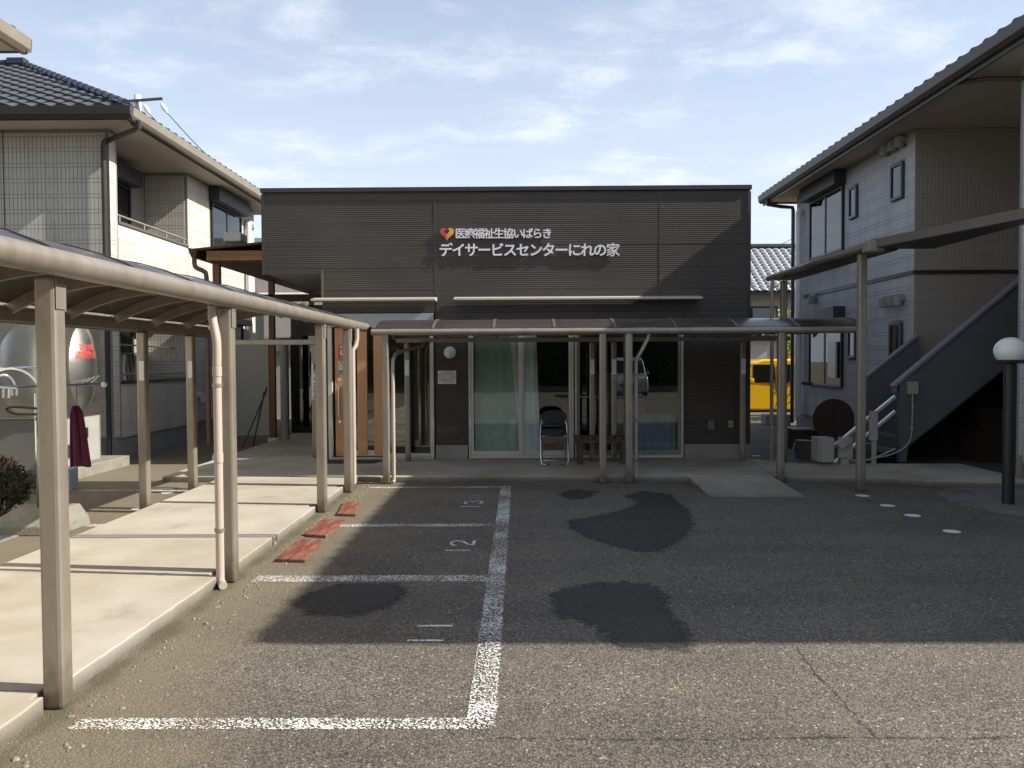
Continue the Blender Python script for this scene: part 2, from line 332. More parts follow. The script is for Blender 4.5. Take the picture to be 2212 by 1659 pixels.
def asphalt(nt, vec):
    """colour, height of weathered asphalt"""
    v1 = N(nt, 'ShaderNodeTexVoronoi', i_Scale=85.0); L(nt, vec, v1.inputs['Vector'])
    sc = N(nt, 'ShaderNodeSeparateColor'); L(nt, v1.outputs['Color'], sc.inputs[0])
    ramp = N(nt, 'ShaderNodeValToRGB'); L(nt, sc.outputs[0], ramp.inputs[0])
    e = ramp.color_ramp.elements; e[0].position = 0.0; e[0].color = (0.058, 0.049, 0.039, 1); e[1].position = 1.0; e[1].color = (0.34, 0.32, 0.29, 1)
    for p, c in ((0.4, (0.112, 0.099, 0.081, 1)), (0.8, (0.144, 0.127, 0.103, 1)), (0.965, (0.165, 0.145, 0.115, 1)), (0.99, (0.30, 0.28, 0.25, 1))):
        x = ramp.color_ramp.elements.new(p); x.color = c
    # gaps between the stones
    g = N(nt, 'ShaderNodeMapRange'); L(nt, v1.outputs['Distance'], g.inputs['Value']); g.inputs['From Min'].default_value = 0.35; g.inputs['From Max'].default_value = 0.75
    g.inputs['To Min'].default_value = 1.12; g.inputs['To Max'].default_value = 0.45
    n = N(nt, 'ShaderNodeTexNoise', i_Scale=0.7, i_Detail=7.0, i_Roughness=0.65); L(nt, vec, n.inputs['Vector'])
    g2 = N(nt, 'ShaderNodeMapRange'); L(nt, n.outputs['Fac'], g2.inputs['Value']); g2.inputs['From Min'].default_value = 0.3; g2.inputs['From Max'].default_value = 0.7
    g2.inputs['To Min'].default_value = 0.82; g2.inputs['To Max'].default_value = 1.2
    m1 = N(nt, 'ShaderNodeMath', operation='MULTIPLY'); L(nt, g.outputs[0], m1.inputs[0]); L(nt, g2.outputs[0], m1.inputs[1])
    # faint wheel-polished lanes and drips
    mpl = N(nt, 'ShaderNodeMapping'); mpl.inputs['Scale'].default_value = (0.28, 1.6, 1); L(nt, vec, mpl.inputs[0])
    nl = N(nt, 'ShaderNodeTexNoise', i_Scale=1.0, i_Detail=4.0); L(nt, mpl.outputs[0], nl.inputs['Vector'])
    gl_ = N(nt, 'ShaderNodeMapRange', interpolation_type='SMOOTHSTEP'); L(nt, nl.outputs['Fac'], gl_.inputs['Value']); gl_.inputs['From Min'].default_value = 0.35; gl_.inputs['From Max'].default_value = 0.65; gl_.inputs['To Min'].default_value = 0.86; gl_.inputs['To Max'].default_value = 1.08
    vd = N(nt, 'ShaderNodeTexVoronoi', i_Scale=2.3); L(nt, vec, vd.inputs['Vector'])
    gd = N(nt, 'ShaderNodeMapRange', interpolation_type='SMOOTHSTEP'); L(nt, vd.outputs['Distance'], gd.inputs['Value']); gd.inputs['From Min'].default_value = 0.02; gd.inputs['From Max'].default_value = 0.09; gd.inputs['To Min'].default_value = 0.72; gd.inputs['To Max'].default_value = 1.0
    ml = N(nt, 'ShaderNodeMath', operation='MULTIPLY'); L(nt, gl_.outputs[0], ml.inputs[0]); L(nt, gd.outputs[0], ml.inputs[1])
    m1b = N(nt, 'ShaderNodeMath', operation='MULTIPLY'); L(nt, m1.outputs[0], m1b.inputs[0]); L(nt, ml.outputs[0], m1b.inputs[1]); m1 = m1b
    sv = N(nt, 'ShaderNodeVectorMath', operation='SCALE'); L(nt, ramp.outputs[0], sv.inputs[0]); L(nt, m1.outputs[0], sv.inputs['Scale'])
    hgt = N(nt, 'ShaderNodeMath', operation='MULTIPLY_ADD'); L(nt, v1.outputs['Distance'], hgt.inputs[0]); hgt.inputs[1].default_value = -1.0; hgt.inputs[2].default_value = 1.0
    hs = N(nt, 'ShaderNodeMath', operation='MULTIPLY_ADD'); L(nt, sc.outputs[1], hs.inputs[0]); hs.inputs[1].default_value = 0.5; L(nt, hgt.outputs[0], hs.inputs[2])
    return sv.outputs[0], hs.outputs[0]

def ground_mat():
    m = bpy.data.materials.new('weathered_asphalt'); m.use_nodes = True; nt = m.node_tree; b = nt.nodes['Principled BSDF']
    t = N(nt, 'ShaderNodeTexCoord'); vec = t.outputs['Object']
    col, hgt = asphalt(nt, vec)
    # sandy silt and a little moss, thickest against the left walkway
    s = N(nt, 'ShaderNodeSeparateXYZ'); L(nt, vec, s.inputs[0])
    near = N(nt, 'ShaderNodeMapRange', interpolation_type='SMOOTHSTEP'); L(nt, s.outputs['X'], near.inputs['Value'])
    near.inputs['From Min'].default_value = -0.9; near.inputs['From Max'].default_value = -2.3; near.inputs['To Min'].default_value = 0.0; near.inputs['To Max'].default_value = 0.42
    n = N(nt, 'ShaderNodeTexNoise', i_Scale=1.1, i_Detail=8.0, i_Roughness=0.7); L(nt, vec, n.inputs['Vector'])
    ad = N(nt, 'ShaderNodeMath', operation='ADD'); L(nt, n.outputs['Fac'], ad.inputs[0]); L(nt, near.outputs[0], ad.inputs[1])
    mr = N(nt, 'ShaderNodeMapRange', interpolation_type='SMOOTHSTEP'); L(nt, ad.outputs[0], mr.inputs['Value']); mr.inputs['From Min'].default_value = 0.42; mr.inputs['From Max'].default_value = 0.95; mr.inputs['To Max'].default_value = 0.72
    mi = N(nt, 'ShaderNodeMix', data_type='RGBA'); L(nt, mr.outputs[0], mi.inputs[0]); L(nt, col, mi.inputs[6]); mi.inputs[7].default_value = (0.158, 0.130, 0.082, 1)
    # narrow strip of moss at the foot of the kerb
    k = N(nt, 'ShaderNodeMath', operation='ABSOLUTE'); kk = N(nt, 'ShaderNodeMath', operation='ADD'); L(nt, s.outputs['X'], kk.inputs[0]); kk.inputs[1].default_value = 2.17; L(nt, kk.outputs[0], k.inputs[0])
    n5 = N(nt, 'ShaderNodeTexNoise', i_Scale=3.0, i_Detail=6.0); L(nt, vec, n5.inputs['Vector'])
    k2 = N(nt, 'ShaderNodeMath', operation='MULTIPLY_ADD'); L(nt, n5.outputs['Fac'], k2.inputs[0]); k2.inputs[1].default_value = 0.35; k2.inputs[2].default_value = -0.08
    k3 = N(nt, 'ShaderNodeMath', operation='SUBTRACT'); L(nt, k2.outputs[0], k3.inputs[0]); L(nt, k.outputs[0], k3.inputs[1])
    k4 = N(nt, 'ShaderNodeMapRange', interpolation_type='SMOOTHSTEP'); L(nt, k3.outputs[0], k4.inputs['Value']); k4.inputs['From Max'].default_value = 0.12; k4.inputs['To Max'].default_value = 0.65
    mi2 = N(nt, 'ShaderNodeMix', data_type='RGBA'); L(nt, k4.outputs[0], mi2.inputs[0]); L(nt, mi.outputs[2], mi2.inputs[6]); mi2.inputs[7].default_value = (0.060, 0.056, 0.028, 1)
    L(nt, mi2.outputs[2], b.inputs['Base Color']); b.inputs['Roughness'].default_value = 0.85
    bp = N(nt, 'ShaderNodeBump', i_Strength=0.75, i_Distance=0.006); L(nt, hgt, bp.inputs['Height']); L(nt, bp.outputs[0], b.inputs['Normal'])
    return m
ground_m = ground_mat()

def paint_mat():
    m = bpy.data.materials.new('worn_road_paint'); m.use_nodes = True; nt = m.node_tree; b = nt.nodes['Principled BSDF']; b.inputs['Base Color'].default_value = (0.66, 0.65, 0.62, 1); b.inputs['Roughness'].default_value = 0.7
    g = N(nt, 'ShaderNodeNewGeometry'); vec = g.outputs['Position']
    v = N(nt, 'ShaderNodeTexVoronoi', i_Scale=85.0); L(nt, vec, v.inputs['Vector'])
    n = N(nt, 'ShaderNodeTexNoise', i_Scale=45.0, i_Detail=5.0, i_Roughness=0.75); L(nt, vec, n.inputs['Vector'])
    n2 = N(nt, 'ShaderNodeTexNoise', i_Scale=2.5, i_Detail=4.0); L(nt, vec, n2.inputs['Vector'])
    uv = N(nt, 'ShaderNodeAttribute', attribute_name='fade')
    a = N(nt, 'ShaderNodeMath', operation='MULTIPLY_ADD'); L(nt, v.outputs['Distance'], a.inputs[0]); a.inputs[1].default_value = -0.55; a.inputs[2].default_value = 0.38
    c = N(nt, 'ShaderNodeMath', operation='ADD'); L(nt, a.outputs[0], c.inputs[0]); L(nt, n.outputs['Fac'], c.inputs[1])
    d = N(nt, 'ShaderNodeMath', operation='MULTIPLY_ADD'); L(nt, n2.outputs['Fac'], d.inputs[0]); d.inputs[1].default_value = 0.5; L(nt, c.outputs[0], d.inputs[2])
    e = N(nt, 'ShaderNodeMath', operation='MULTIPLY_ADD'); L(nt, uv.outputs['Fac'], e.inputs[0]); e.inputs[1].default_value = 0.45; L(nt, d.outputs[0], e.inputs[2])
    mr = N(nt, 'ShaderNodeMapRange'); L(nt, e.outputs[0], mr.inputs['Value']); mr.inputs['From Min'].default_value = 1.27; mr.inputs['From Max'].default_value = 1.42
    tr = N(nt, 'ShaderNodeBsdfTransparent'); mx = N(nt, 'ShaderNodeMixShader'); L(nt, mr.outputs[0], mx.inputs[0]); L(nt, tr.outputs[0], mx.inputs[1]); L(nt, b.outputs[0], mx.inputs[2])
    L(nt, mx.outputs[0], nt.nodes['Material Output'].inputs[0]); return m
paint_m = paint_mat()

def wet_mat():
    m = bpy.data.materials.new('damp_asphalt'); m.use_nodes = True; nt = m.node_tree; b = nt.nodes['Principled BSDF']
    g = N(nt, 'ShaderNodeNewGeometry'); vec = g.outputs['Position']; col, hgt = asphalt(nt, vec)
    sv = N(nt, 'ShaderNodeVectorMath', operation='SCALE'); L(nt, col, sv.inputs[0]); sv.inputs['Scale'].default_value = 0.30
    L(nt, sv.outputs[0], b.inputs['Base Color']); b.inputs['Roughness'].default_value = 0.62
    bp = N(nt, 'ShaderNodeBump', i_Strength=0.6, i_Distance=0.006); L(nt, hgt, bp.inputs['Height']); L(nt, bp.outputs[0], b.inputs['Normal'])
    at = N(nt, 'ShaderNodeAttribute', attribute_name='fade')
    n = N(nt, 'ShaderNodeTexNoise', i_Scale=14.0, i_Detail=6.0, i_Roughness=0.7); L(nt, vec, n.inputs['Vector'])
    a = N(nt, 'ShaderNodeMath', operation='MULTIPLY_ADD'); L(nt, n.outputs['Fac'], a.inputs[0]); a.inputs[1].default_value = 1.5; L(nt, at.outputs['Fac'], a.inputs[2])
    mr = N(nt, 'ShaderNodeMapRange', interpolation_type='SMOOTHSTEP'); L(nt, a.outputs[0], mr.inputs['Value']); mr.inputs['From Min'].default_value = 0.95; mr.inputs['From Max'].default_value = 1.6; mr.inputs['To Max'].default_value = 0.95
    tr = N(nt, 'ShaderNodeBsdfTransparent'); mx = N(nt, 'ShaderNodeMixShader'); L(nt, mr.outputs[0], mx.inputs[0]); L(nt, tr.outputs[0], mx.inputs[1]); L(nt, b.outputs[0], mx.inputs[2])
    L(nt, mx.outputs[0], nt.nodes['Material Output'].inputs[0]); return m
wet_m = wet_mat()

def concrete_mat():
    m = bpy.data.materials.new('walkway_concrete'); m.use_nodes = True; nt = m.node_tree; b = nt.nodes['Principled BSDF']; b.inputs['Roughness'].default_value = 0.85
    g = N(nt, 'ShaderNodeNewGeometry'); vec = g.outputs['Position']
    n = N(nt, 'ShaderNodeTexNoise', i_Scale=0.8, i_Detail=8.0, i_Roughness=0.6); L(nt, vec, n.inputs['Vector'])
    r = N(nt, 'ShaderNodeValToRGB'); L(nt, n.outputs['Fac'], r.inputs[0]); e = r.color_ramp.elements
    e[0].position = 0.3; e[0].color = (0.265, 0.225, 0.165, 1); e[1].position = 0.62; e[1].color = (0.40, 0.37, 0.32, 1)
    n2 = N(nt, 'ShaderNodeTexNoise', i_Scale=150.0, i_Detail=3.0); L(nt, vec, n2.inputs['Vector'])
    s = N(nt, 'ShaderNodeMapRange'); L(nt, n2.outputs['Fac'], s.inputs['Value']); s.inputs['From Min'].default_value = 0.3; s.inputs['From Max'].default_value = 0.7; s.inputs['To Min'].default_value = 0.88; s.inputs['To Max'].default_value = 1.1
    n3 = N(nt, 'ShaderNodeTexNoise', i_Scale=1.7, i_Detail=10.0, i_Roughness=0.75); L(nt, vec, n3.inputs['Vector'])
    st = N(nt, 'ShaderNodeMapRange', interpolation_type='SMOOTHSTEP'); L(nt, n3.outputs['Fac'], st.inputs['Value']); st.inputs['From Min'].default_value = 0.55; st.inputs['From Max'].default_value = 0.8; st.inputs['To Min'].default_value = 1.0; st.inputs['To Max'].default_value = 0.5
    mm = N(nt, 'ShaderNodeMath', operation='MULTIPLY'); L(nt, s.outputs[0], mm.inputs[0]); L(nt, st.outputs[0], mm.inputs[1])
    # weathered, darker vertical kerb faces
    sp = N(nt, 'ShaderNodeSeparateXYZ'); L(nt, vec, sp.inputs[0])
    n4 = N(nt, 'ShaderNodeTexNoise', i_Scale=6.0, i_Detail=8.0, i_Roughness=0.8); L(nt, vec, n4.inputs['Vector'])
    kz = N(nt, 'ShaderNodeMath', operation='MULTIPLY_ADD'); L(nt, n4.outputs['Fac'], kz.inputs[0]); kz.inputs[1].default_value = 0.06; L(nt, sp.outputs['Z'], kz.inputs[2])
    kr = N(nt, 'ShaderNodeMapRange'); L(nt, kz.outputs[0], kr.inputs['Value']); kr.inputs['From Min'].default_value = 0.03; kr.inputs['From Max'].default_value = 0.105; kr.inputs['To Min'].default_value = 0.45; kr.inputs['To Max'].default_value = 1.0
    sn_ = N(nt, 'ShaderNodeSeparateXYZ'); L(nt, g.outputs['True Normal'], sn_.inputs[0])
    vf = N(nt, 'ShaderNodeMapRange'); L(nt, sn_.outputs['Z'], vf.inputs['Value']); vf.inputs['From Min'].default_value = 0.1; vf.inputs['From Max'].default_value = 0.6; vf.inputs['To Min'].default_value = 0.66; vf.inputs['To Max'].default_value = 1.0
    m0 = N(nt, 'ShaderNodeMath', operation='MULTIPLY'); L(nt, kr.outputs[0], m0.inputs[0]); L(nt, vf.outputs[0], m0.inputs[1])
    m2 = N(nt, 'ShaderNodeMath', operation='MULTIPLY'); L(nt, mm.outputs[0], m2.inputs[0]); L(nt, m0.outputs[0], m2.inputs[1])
    sv = N(nt, 'ShaderNodeVectorMath', operation='SCALE'); L(nt, r.outputs[0], sv.inputs[0]); L(nt, m2.outputs[0], sv.inputs['Scale'])
    L(nt, sv.outputs[0], b.inputs['Base Color'])
    bp = N(nt, 'ShaderNodeBump', i_Strength=0.35, i_Distance=0.003); L(nt, n2.outputs['Fac'], bp.inputs['Height']); L(nt, bp.outputs[0], b.inputs['Normal'])
    return m
conc_m = concrete_mat()
gravel_m = mat('grey_gravel', (0.20, 0.19, 0.20), 0.9, var=0.6, vscale=60, bump=1.0, bscale=60)

# ================================================================== THE GROUND
g = MB().quad((-400, -400, 0), (400, -400, 0), (400, 400, 0), (-400, 400, 0)).build('ground', ground_m, origin=(0, 0, 0)); struct(g)

def rough_edge(a, b, n, amp):
    a, b = Vector(a), Vector(b); out = []
    for i in range(n + 1):
        p = a.lerp(b, i / n); out.append(Vector((p.x + random.uniform(-amp, amp), p.y + random.uniform(-amp, amp))))
    return out
ZW = 0.08
def slab(name, pts, z1=ZW, bev=0.008):
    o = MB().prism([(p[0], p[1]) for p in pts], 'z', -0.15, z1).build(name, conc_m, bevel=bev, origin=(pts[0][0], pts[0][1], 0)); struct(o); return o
# left covered walkway: slabs cast between expansion joints and the drain
KX = lambda y: -2.245 if y < 5.4 else -2.215
def kerb_slab(y0, y1, n0=False, n1=False):
    """slab between two joints; n0 / n1: a notch for the post that stands at that joint"""
    e = [tuple(p) for p in rough_edge((KX(y0), y0 + 0.004 + (0.07 if n0 else 0)), (KX(y1), y1 - 0.004 - (0.06 if n1 else 0)), 30, 0.005)]
    pts = [(-4.05, y0 + 0.004)]
    if n0: pts += [(-2.30, y0 + 0.004), (-2.30, y0 + 0.05)]
    pts += e
    if n1: pts += [(-2.30, y1 - 0.05)] if False else [(-2.29, y1 - 0.09), (-2.30, y1 - 0.004)]
    pts += [(-4.05, y1 - 0.004)]
    return slab('walkway_slab', pts)
kerb_slab(-3.0, 1.2); kerb_slab(1.2, 3.76, n1=True); kerb_slab(3.76, 5.90, n0=True, n1=True); kerb_slab(5.90, 7.07, n0=True)
kerb_slab(7.20, 8.65, n1=True); kerb_slab(8.65, 10.0, n0=True, n1=True); kerb_slab(10.0, 10.84, n0=True)
slab('walkway_slab', [(-4.9, 10.85), (-2.2, 10.85), (-1.9, 10.78), (-1.9, 12.66), (-3.1, 12.66), (-3.1, 22.0), (-4.9, 22.0)])
e1 = rough_edge((-1.892, 10.76), (3.42, 10.76), 30, 0.004)
slab('walkway_slab', [tuple(p) for p in e1] + [(3.60, 12.66), (-1.892, 12.66)])
slab('walkway_slab', [(3.428, 10.72), (4.55, 10.50), (4.95, 10.42), (5.25, 10.18), (6.55, 10.03), (6.55, 11.9), (4.2, 11.98), (3.608, 12.6)])
struct(MB().prism([(10.76, 0.074), (10.76, -0.05), (9.5, -0.05), (9.5, 0.008)], 'x', 2.27, 3.40).build('ramp', conc_m, bevel=0.004))
# concrete apron at the right edge, under the globe lamp
struct(MB().prism([(4.9, 8.9), (5.15, 8.35), (5.6, 7.6), (6.5, 7.2), (6.6, 7.2), (6.6, 10.0), (5.4, 10.0), (5.0, 9.6)], 'z', -0.1, 0.035).build('apron', mat('dark_apron_concrete', (0.13, 0.125, 0.115), 0.9, var=0.3, vscale=3, bump=0.4, bscale=50, dirt=(0.05, 0.045, 0.035), dirt_amt=0.8, dscale=2.5), bevel=0.01))
# gravel bed at the left
struct(MB().prism([(-4.75, 6.6), (-4.8, 8.7), (-6.2, 9.4), (-8, 9.0), (-8, 5.6)], 'z', -0.1, 0.012).build('gravel_bed', gravel_m))
# drain channel with grating across the walkway
dr = thing('drain_grating', (-3.1, 7.13, 0), 'galvanised drain grating laid across the left concrete walkway', 'grating')
mb = MB(); mb.box(-4.05, -2.2, 7.075, 7.09, 0.0, ZW + 0.003); mb.box(-4.05, -2.2, 7.175, 7.19, 0.0, ZW + 0.003); mb.build('channel_edge', steel_dull, dr)
mb = MB().box(-4.04, -2.21, 7.09, 7.175, 0.0, 0.02); mb.build('channel_bed', conc_old, dr)
mb = MB()
k = 0
while -4.03 + k * 0.02 < -2.22:
    x = -4.03 + k * 0.02; mb.box(x, x + 0.008, 7.0905, 7.1745, 0.05, ZW + 0.001); k += 1
mb.build('grating_bars', steel_dull, dr, stuff=True)

# painted lines
def fade_mesh(o, vals):
    at = o.data.attributes.new('fade', 'FLOAT', 'POINT')
    for i, v in enumerate(vals): at.data[i].value = v
def paint_strip(x0, x1, y0, y1, label, cat='parking line', group='white bay lines of the car park', z=0.004):
    """strip with a worn border"""
    mb = MB(); w = 0.02; xs = [x0, x0 + w, x1 - w, x1]; yy = [y0, y0 + w, y1 - w, y1]; vals = []
    vs = []
    for j in range(4):
        for i in range(4):
            vs.append((xs[i], yy[j], z)); vals.append(1.0 if ((0 < i < 3 or (i == 3 and x1 == -0.251) or (i == 0 and x0 == -0.25)) and 0 < j < 3) else 0.25)
    mb.add(vs, [(j*4+i, j*4+i+1, (j+1)*4+i+1, (j+1)*4+i) for j in range(3) for i in range(3)])
    o = mb.build('parking_line', paint_m); fade_mesh(o, vals)
    tag(o, label, cat, group); return o
paint_strip(-0.25, -0.10, 3.50, 10.42, 'long worn white line running away from the camera, right end of bays 11 to 13')
paint_strip(-2.05, -0.251, 3.505, 3.645, 'nearest worn white bay line, on the camera side of bay 11')
paint_strip(-2.03, -0.251, 5.89, 6.09, 'worn white line crossing under the damp patch of the nearest bay')
paint_strip(-1.87, -0.251, 7.86, 8.02, 'worn white line that starts at the middle red brown board')
paint_strip(-1.97, -0.251, 10.26, 10.40, 'farthest white bay line, just in front of the kerb of the porch')
paint_strip(-5.6, -4.06, 7.90, 8.06, 'white line left of the walkway, beside the concrete base of the laundry stand')
paint_strip(-6.0, -4.06, 10.10, 10.24, 'white line left of the walkway, beyond the back canopy posts')
def stroke(pts, w, z=0.004):
    """flat ribbon along points"""
    mb = MB()
    for a, b in zip(pts[:-1], pts[1:]):
        a, b = Vector((a[0], a[1], 0)), Vector((b[0], b[1], 0)); d = (b - a).normalized(); n = Vector((-d.y, d.x, 0)) * w / 2; d = d * w * 0.3
        mb.quad(*(tuple(Vector((p.x, p.y, z))) for p in (a-d-n, b+d-n, b+d+n, a-d+n)))
    return mb
DIG = {'1': [(0.5, 0), (0.5, 1)], '2': [(0.0, 0.8), (0.25, 1.0), (0.75, 1.0), (1.0, 0.75), (0.8, 0.5), (0.2, 0.2), (0.0, 0.0), (1.0, 0.0)],
       '3': [(0.0, 0.85), (0.3, 1.0), (0.75, 1.0), (0.95, 0.75), (0.6, 0.52), (0.95, 0.28), (0.75, 0.0), (0.3, 0.0), (0.0, 0.15)]}
def number(txt, spots, label, hgt):
    r = thing('bay_number', (spots[0][0], spots[0][1], 0.0), label, 'bay number', 'bay numbers painted on the asphalt')
    for ch, (x, y, w) in zip(txt, spots):      # digit height runs towards -X, width towards +Y
        pts = [(x - q * hgt, y + p * w) for p, q in DIG[ch]]
        mb = MB(); s = stroke(pts, 0.028); vals = []
        o = s.build('digit', paint_m, r); fade_mesh(o, [1.3] * len(s.v))
number('11', [(-0.46, 4.60, 0.1), (-0.43, 4.86, 0.1)], 'white painted number 11 in the bay nearest the camera', 0.2)
number('12', [(-0.44, 6.83, 0.1), (-0.42, 7.06, 0.19)], 'white painted number 12 in the middle bay', 0.2)
number('13', [(-0.47, 8.90, 0.1), (-0.44, 9.12, 0.20)], 'white painted number 13 in the bay nearest the porch', 0.2)

def disc(x, y, label, r=0.08, z=0.004):
    n = 20; mb = MB(); mb.add([(x + r*math.cos(2*PI*i/n), y + r*math.sin(2*PI*i/n), z) for i in range(n)], [tuple(range(n))])
    o = mb.build('ground_dot', paint_m); fade_mesh(o, [1.7] * n); tag(o, label, 'painted dot', 'white dots painted along the driveway')
disc(4.11, 9.58, 'farthest of four white dots, at the foot of the tall canopy post')
disc(4.11, 8.93, 'white dot on the asphalt, second from the tall post')
disc(4.11, 8.36, 'white dot on the asphalt, third from the tall post')
disc(4.10, 7.58, 'nearest and largest white dot, left of the globe lamp')
disc(4.02, 13.6, 'small white dot beyond the porch slab, left of the second')
disc(4.22, 13.0, 'small white dot beyond the porch slab, right of the other')
disc(-4.44, 9.98, 'white dot left of the walkway, beside the far white line')
disc(-4.29, 8.9, 'white dot half hidden behind a back post of the left canopy')
disc(6.0, 9.55, 'white dot at the edge of the apron beside the globe lamp')

def cg(cx, cy): p = at_z((1600 + cx/0.9875)/1.736, (1850 + cy/0.9875)/1.736, 0); return (p.x, p.y)
def wet(pts, label, k):
    """thin sheet over the stain; its fade attribute grows inwards from the outline"""
    P_ = [Vector(p) for p in pts]; n = len(P_); st = 0.045
    x0, x1 = min(p.x for p in P_) - 0.15, max(p.x for p in P_) + 0.15; y0, y1 = min(p.y for p in P_) - 0.15, max(p.y for p in P_) + 0.15
    nx, ny = int((x1 - x0)/st) + 1, int((y1 - y0)/st) + 1; vals = []
    for j in range(ny + 1):
        for i in range(nx + 1):
            q = Vector((x0 + i*st, y0 + j*st)); d = 9; ins = False
            for a_ in range(n):
                p, w = P_[a_], P_[(a_+1) % n]; e_ = w - p; t = max(0, min(1, (q - p).dot(e_)/e_.length_squared)); d = min(d, (q - p - e_*t).length)
                if (p.y > q.y) != (w.y > q.y) and q.x < (w.x - p.x)*(q.y - p.y)/(w.y - p.y) + p.x: ins = not ins
            vals.append(max(0.0, min(1.0, 0.5 + (d if ins else -d)/0.20)))
    vs = [(x0 + i*st, y0 + j*st, 0.0012 + 0.0004*k) for j in range(ny + 1) for i in range(nx + 1)]; fs = []
    for j in range(ny):
        for i in range(nx):
            f_ = (j*(nx+1)+i, j*(nx+1)+i+1, (j+1)*(nx+1)+i+1, (j+1)*(nx+1)+i)
            if max(vals[t] for t in f_) > 0: fs.append(f_)
    o = MB().add(vs, fs).build('wet_patch', wet_m); fade_mesh(o, vals); struct(o); o['label'] = label
wet([cg(*p) for p in [(735,10),(800,-8),(905,5),(915,25),(965,60),(985,115),(960,150),(915,185),(860,215),(790,218),(700,195),(600,165),(535,130),(525,100),(600,90),(680,75),(760,50),(790,35)]], 'large damp patch below the bench', 0)
wet([cg(*p) for p in [(490,5),(540,-14),(630,-6),(600,15),(540,24)]], 'small damp patch near the kerb', 1)
wet([cg(*p) for p in [(465,370),(540,350),(620,335),(740,332),(820,335),(860,355),(885,390),(880,420),(920,460),(955,510),(975,560),(960,578),(870,576),(720,574),(680,550),(650,510),(570,470),(490,455),(470,400)]], 'large damp patch at the shadow edge', 2)
wet([(at_z(u, v).x, at_z(u, v).y) for u, v in [(636,1305),(670,1280),(740,1262),(860,1260),(875,1280),(850,1305),(790,1325),(730,1332),(670,1328)]], 'damp patch in bay 11', 3)

# seams and a hairline crack in the asphalt
def crack(pts, w, f, seed):
    rnd = random.Random(seed); P_ = [Vector((*cg(*p), 0.0022)) for p in pts]; dense = []
    for a, b in zip(P_[:-1], P_[1:]):
        for t in range(14): dense.append(a.lerp(b, t/14) + Vector((rnd.gauss(0, 0.006), rnd.gauss(0, 0.006), 0)))
    vs = []; vals = []
    for i, p in enumerate(dense):
        d = (dense[min(i+1, len(dense)-1)] - dense[max(i-1, 0)]).normalized(); nn = Vector((-d.y, d.x, 0)); ww = w*rnd.uniform(0.4, 1.3)
        vs += [p - nn*ww*2, p - nn*ww*0.4, p + nn*ww*0.4, p + nn*ww*2]; vals += [0, f, f, 0]
    o = MB().add(vs, [(4*i+k_, 4*i+k_+1, 4*i+k_+5, 4*i+k_+4) for i in range(len(dense)-1) for k_ in range(3)]).build('asphalt_crack', wet_m); fade_mesh(o, vals); struct(o)
crack([(1370, 570), (1440, 670), (1540, 770), (1610, 850), (1680, 915)], 0.006, 0.62, 1)
crack([(250, 905), (700, 912), (1000, 912), (1400, 905), (1700, 908), (2212, 905)], 0.012, 0.46, 2)
# loose grit swept against the kerb and over the asphalt
rnd_ = random.Random(9); mb = MB()
for i in range(360):
    if i < 260: x, y = -2.1 + abs(rnd_.gauss(0, 0.16)), rnd_.uniform(2.9, 10.7)
    elif i < 340: x, y = rnd_.uniform(-1.8, 4.0), 10.72 - abs(rnd_.gauss(0, 0.12))
    else: x, y = rnd_.uniform(-2, 4), rnd_.uniform(3, 10)
    q = rnd_.uniform(0.004, 0.013) if rnd_.random() < 0.93 else rnd_.uniform(0.013, 0.018)
    vs = [(x + q*rnd_.uniform(0.6, 1.2)*math.cos(a), y + q*rnd_.uniform(0.6, 1.2)*math.sin(a), 0.001) for a in [PI*k_/3 for k_ in range(6)]]
    top = [(x + (vx - x)*0.55, y + (vy - y)*0.55, q*0.75) for vx, vy, _ in vs]
    mb.add(vs + top, [(k_, (k_+1) % 6, (k_+1) % 6 + 6, k_ + 6) for k_ in range(6)] + [tuple(range(6, 12))])
o = mb.build('loose_grit', mat('pale_grit', (0.20, 0.18, 0.15), 0.9, var=0.5, vscale=20)); o['kind'] = 'stuff'; o['label'] = 'loose grit and small stones along the foot of the kerb'; o['category'] = 'grit'

# three loose boards
def board(q, label):
    ps = [at_z(u, v, 0.03) for u, v in q]
    vs = [(p.x, p.y, 0.028) for p in ps] + [(p.x, p.y, 0.004) for p in ps]
    o = MB().add(vs, [(0,1,2,3),(7,6,5,4)] + [(i, (i+1) % 4, (i+1) % 4 + 4, i + 4) for i in range(4)]).build('wooden_board', board_mat, bevel=0.003)
    tag(o, label, 'wooden board', 'red brown boards lying beside the walkway')
board([(728,1109),(768,1110),(776,1083),(743,1083)], 'smallest red brown board on the asphalt, the one nearest the porch')
board([(654,1153),(704,1156),(745,1122),(697,1121)], 'red brown board on the asphalt, middle of the three')
board([(595,1207),(659,1208),(697,1164),(648,1163)], 'red brown board on the asphalt, nearest the camera of the three')

# ================================================================== CANOPIES
def arc(p0, p1, rise, n=12):
    """points of a shallow barrel from p0 to p1 (2D along, z)"""
    out = []
    for i in range(n + 1):
        t = i / n; out.append((p0[0] + (p1[0]-p0[0])*t, p0[1] + (p1[1]-p0[1])*t + rise * (1 - abs(2*t-1)**2.3)))
    return out
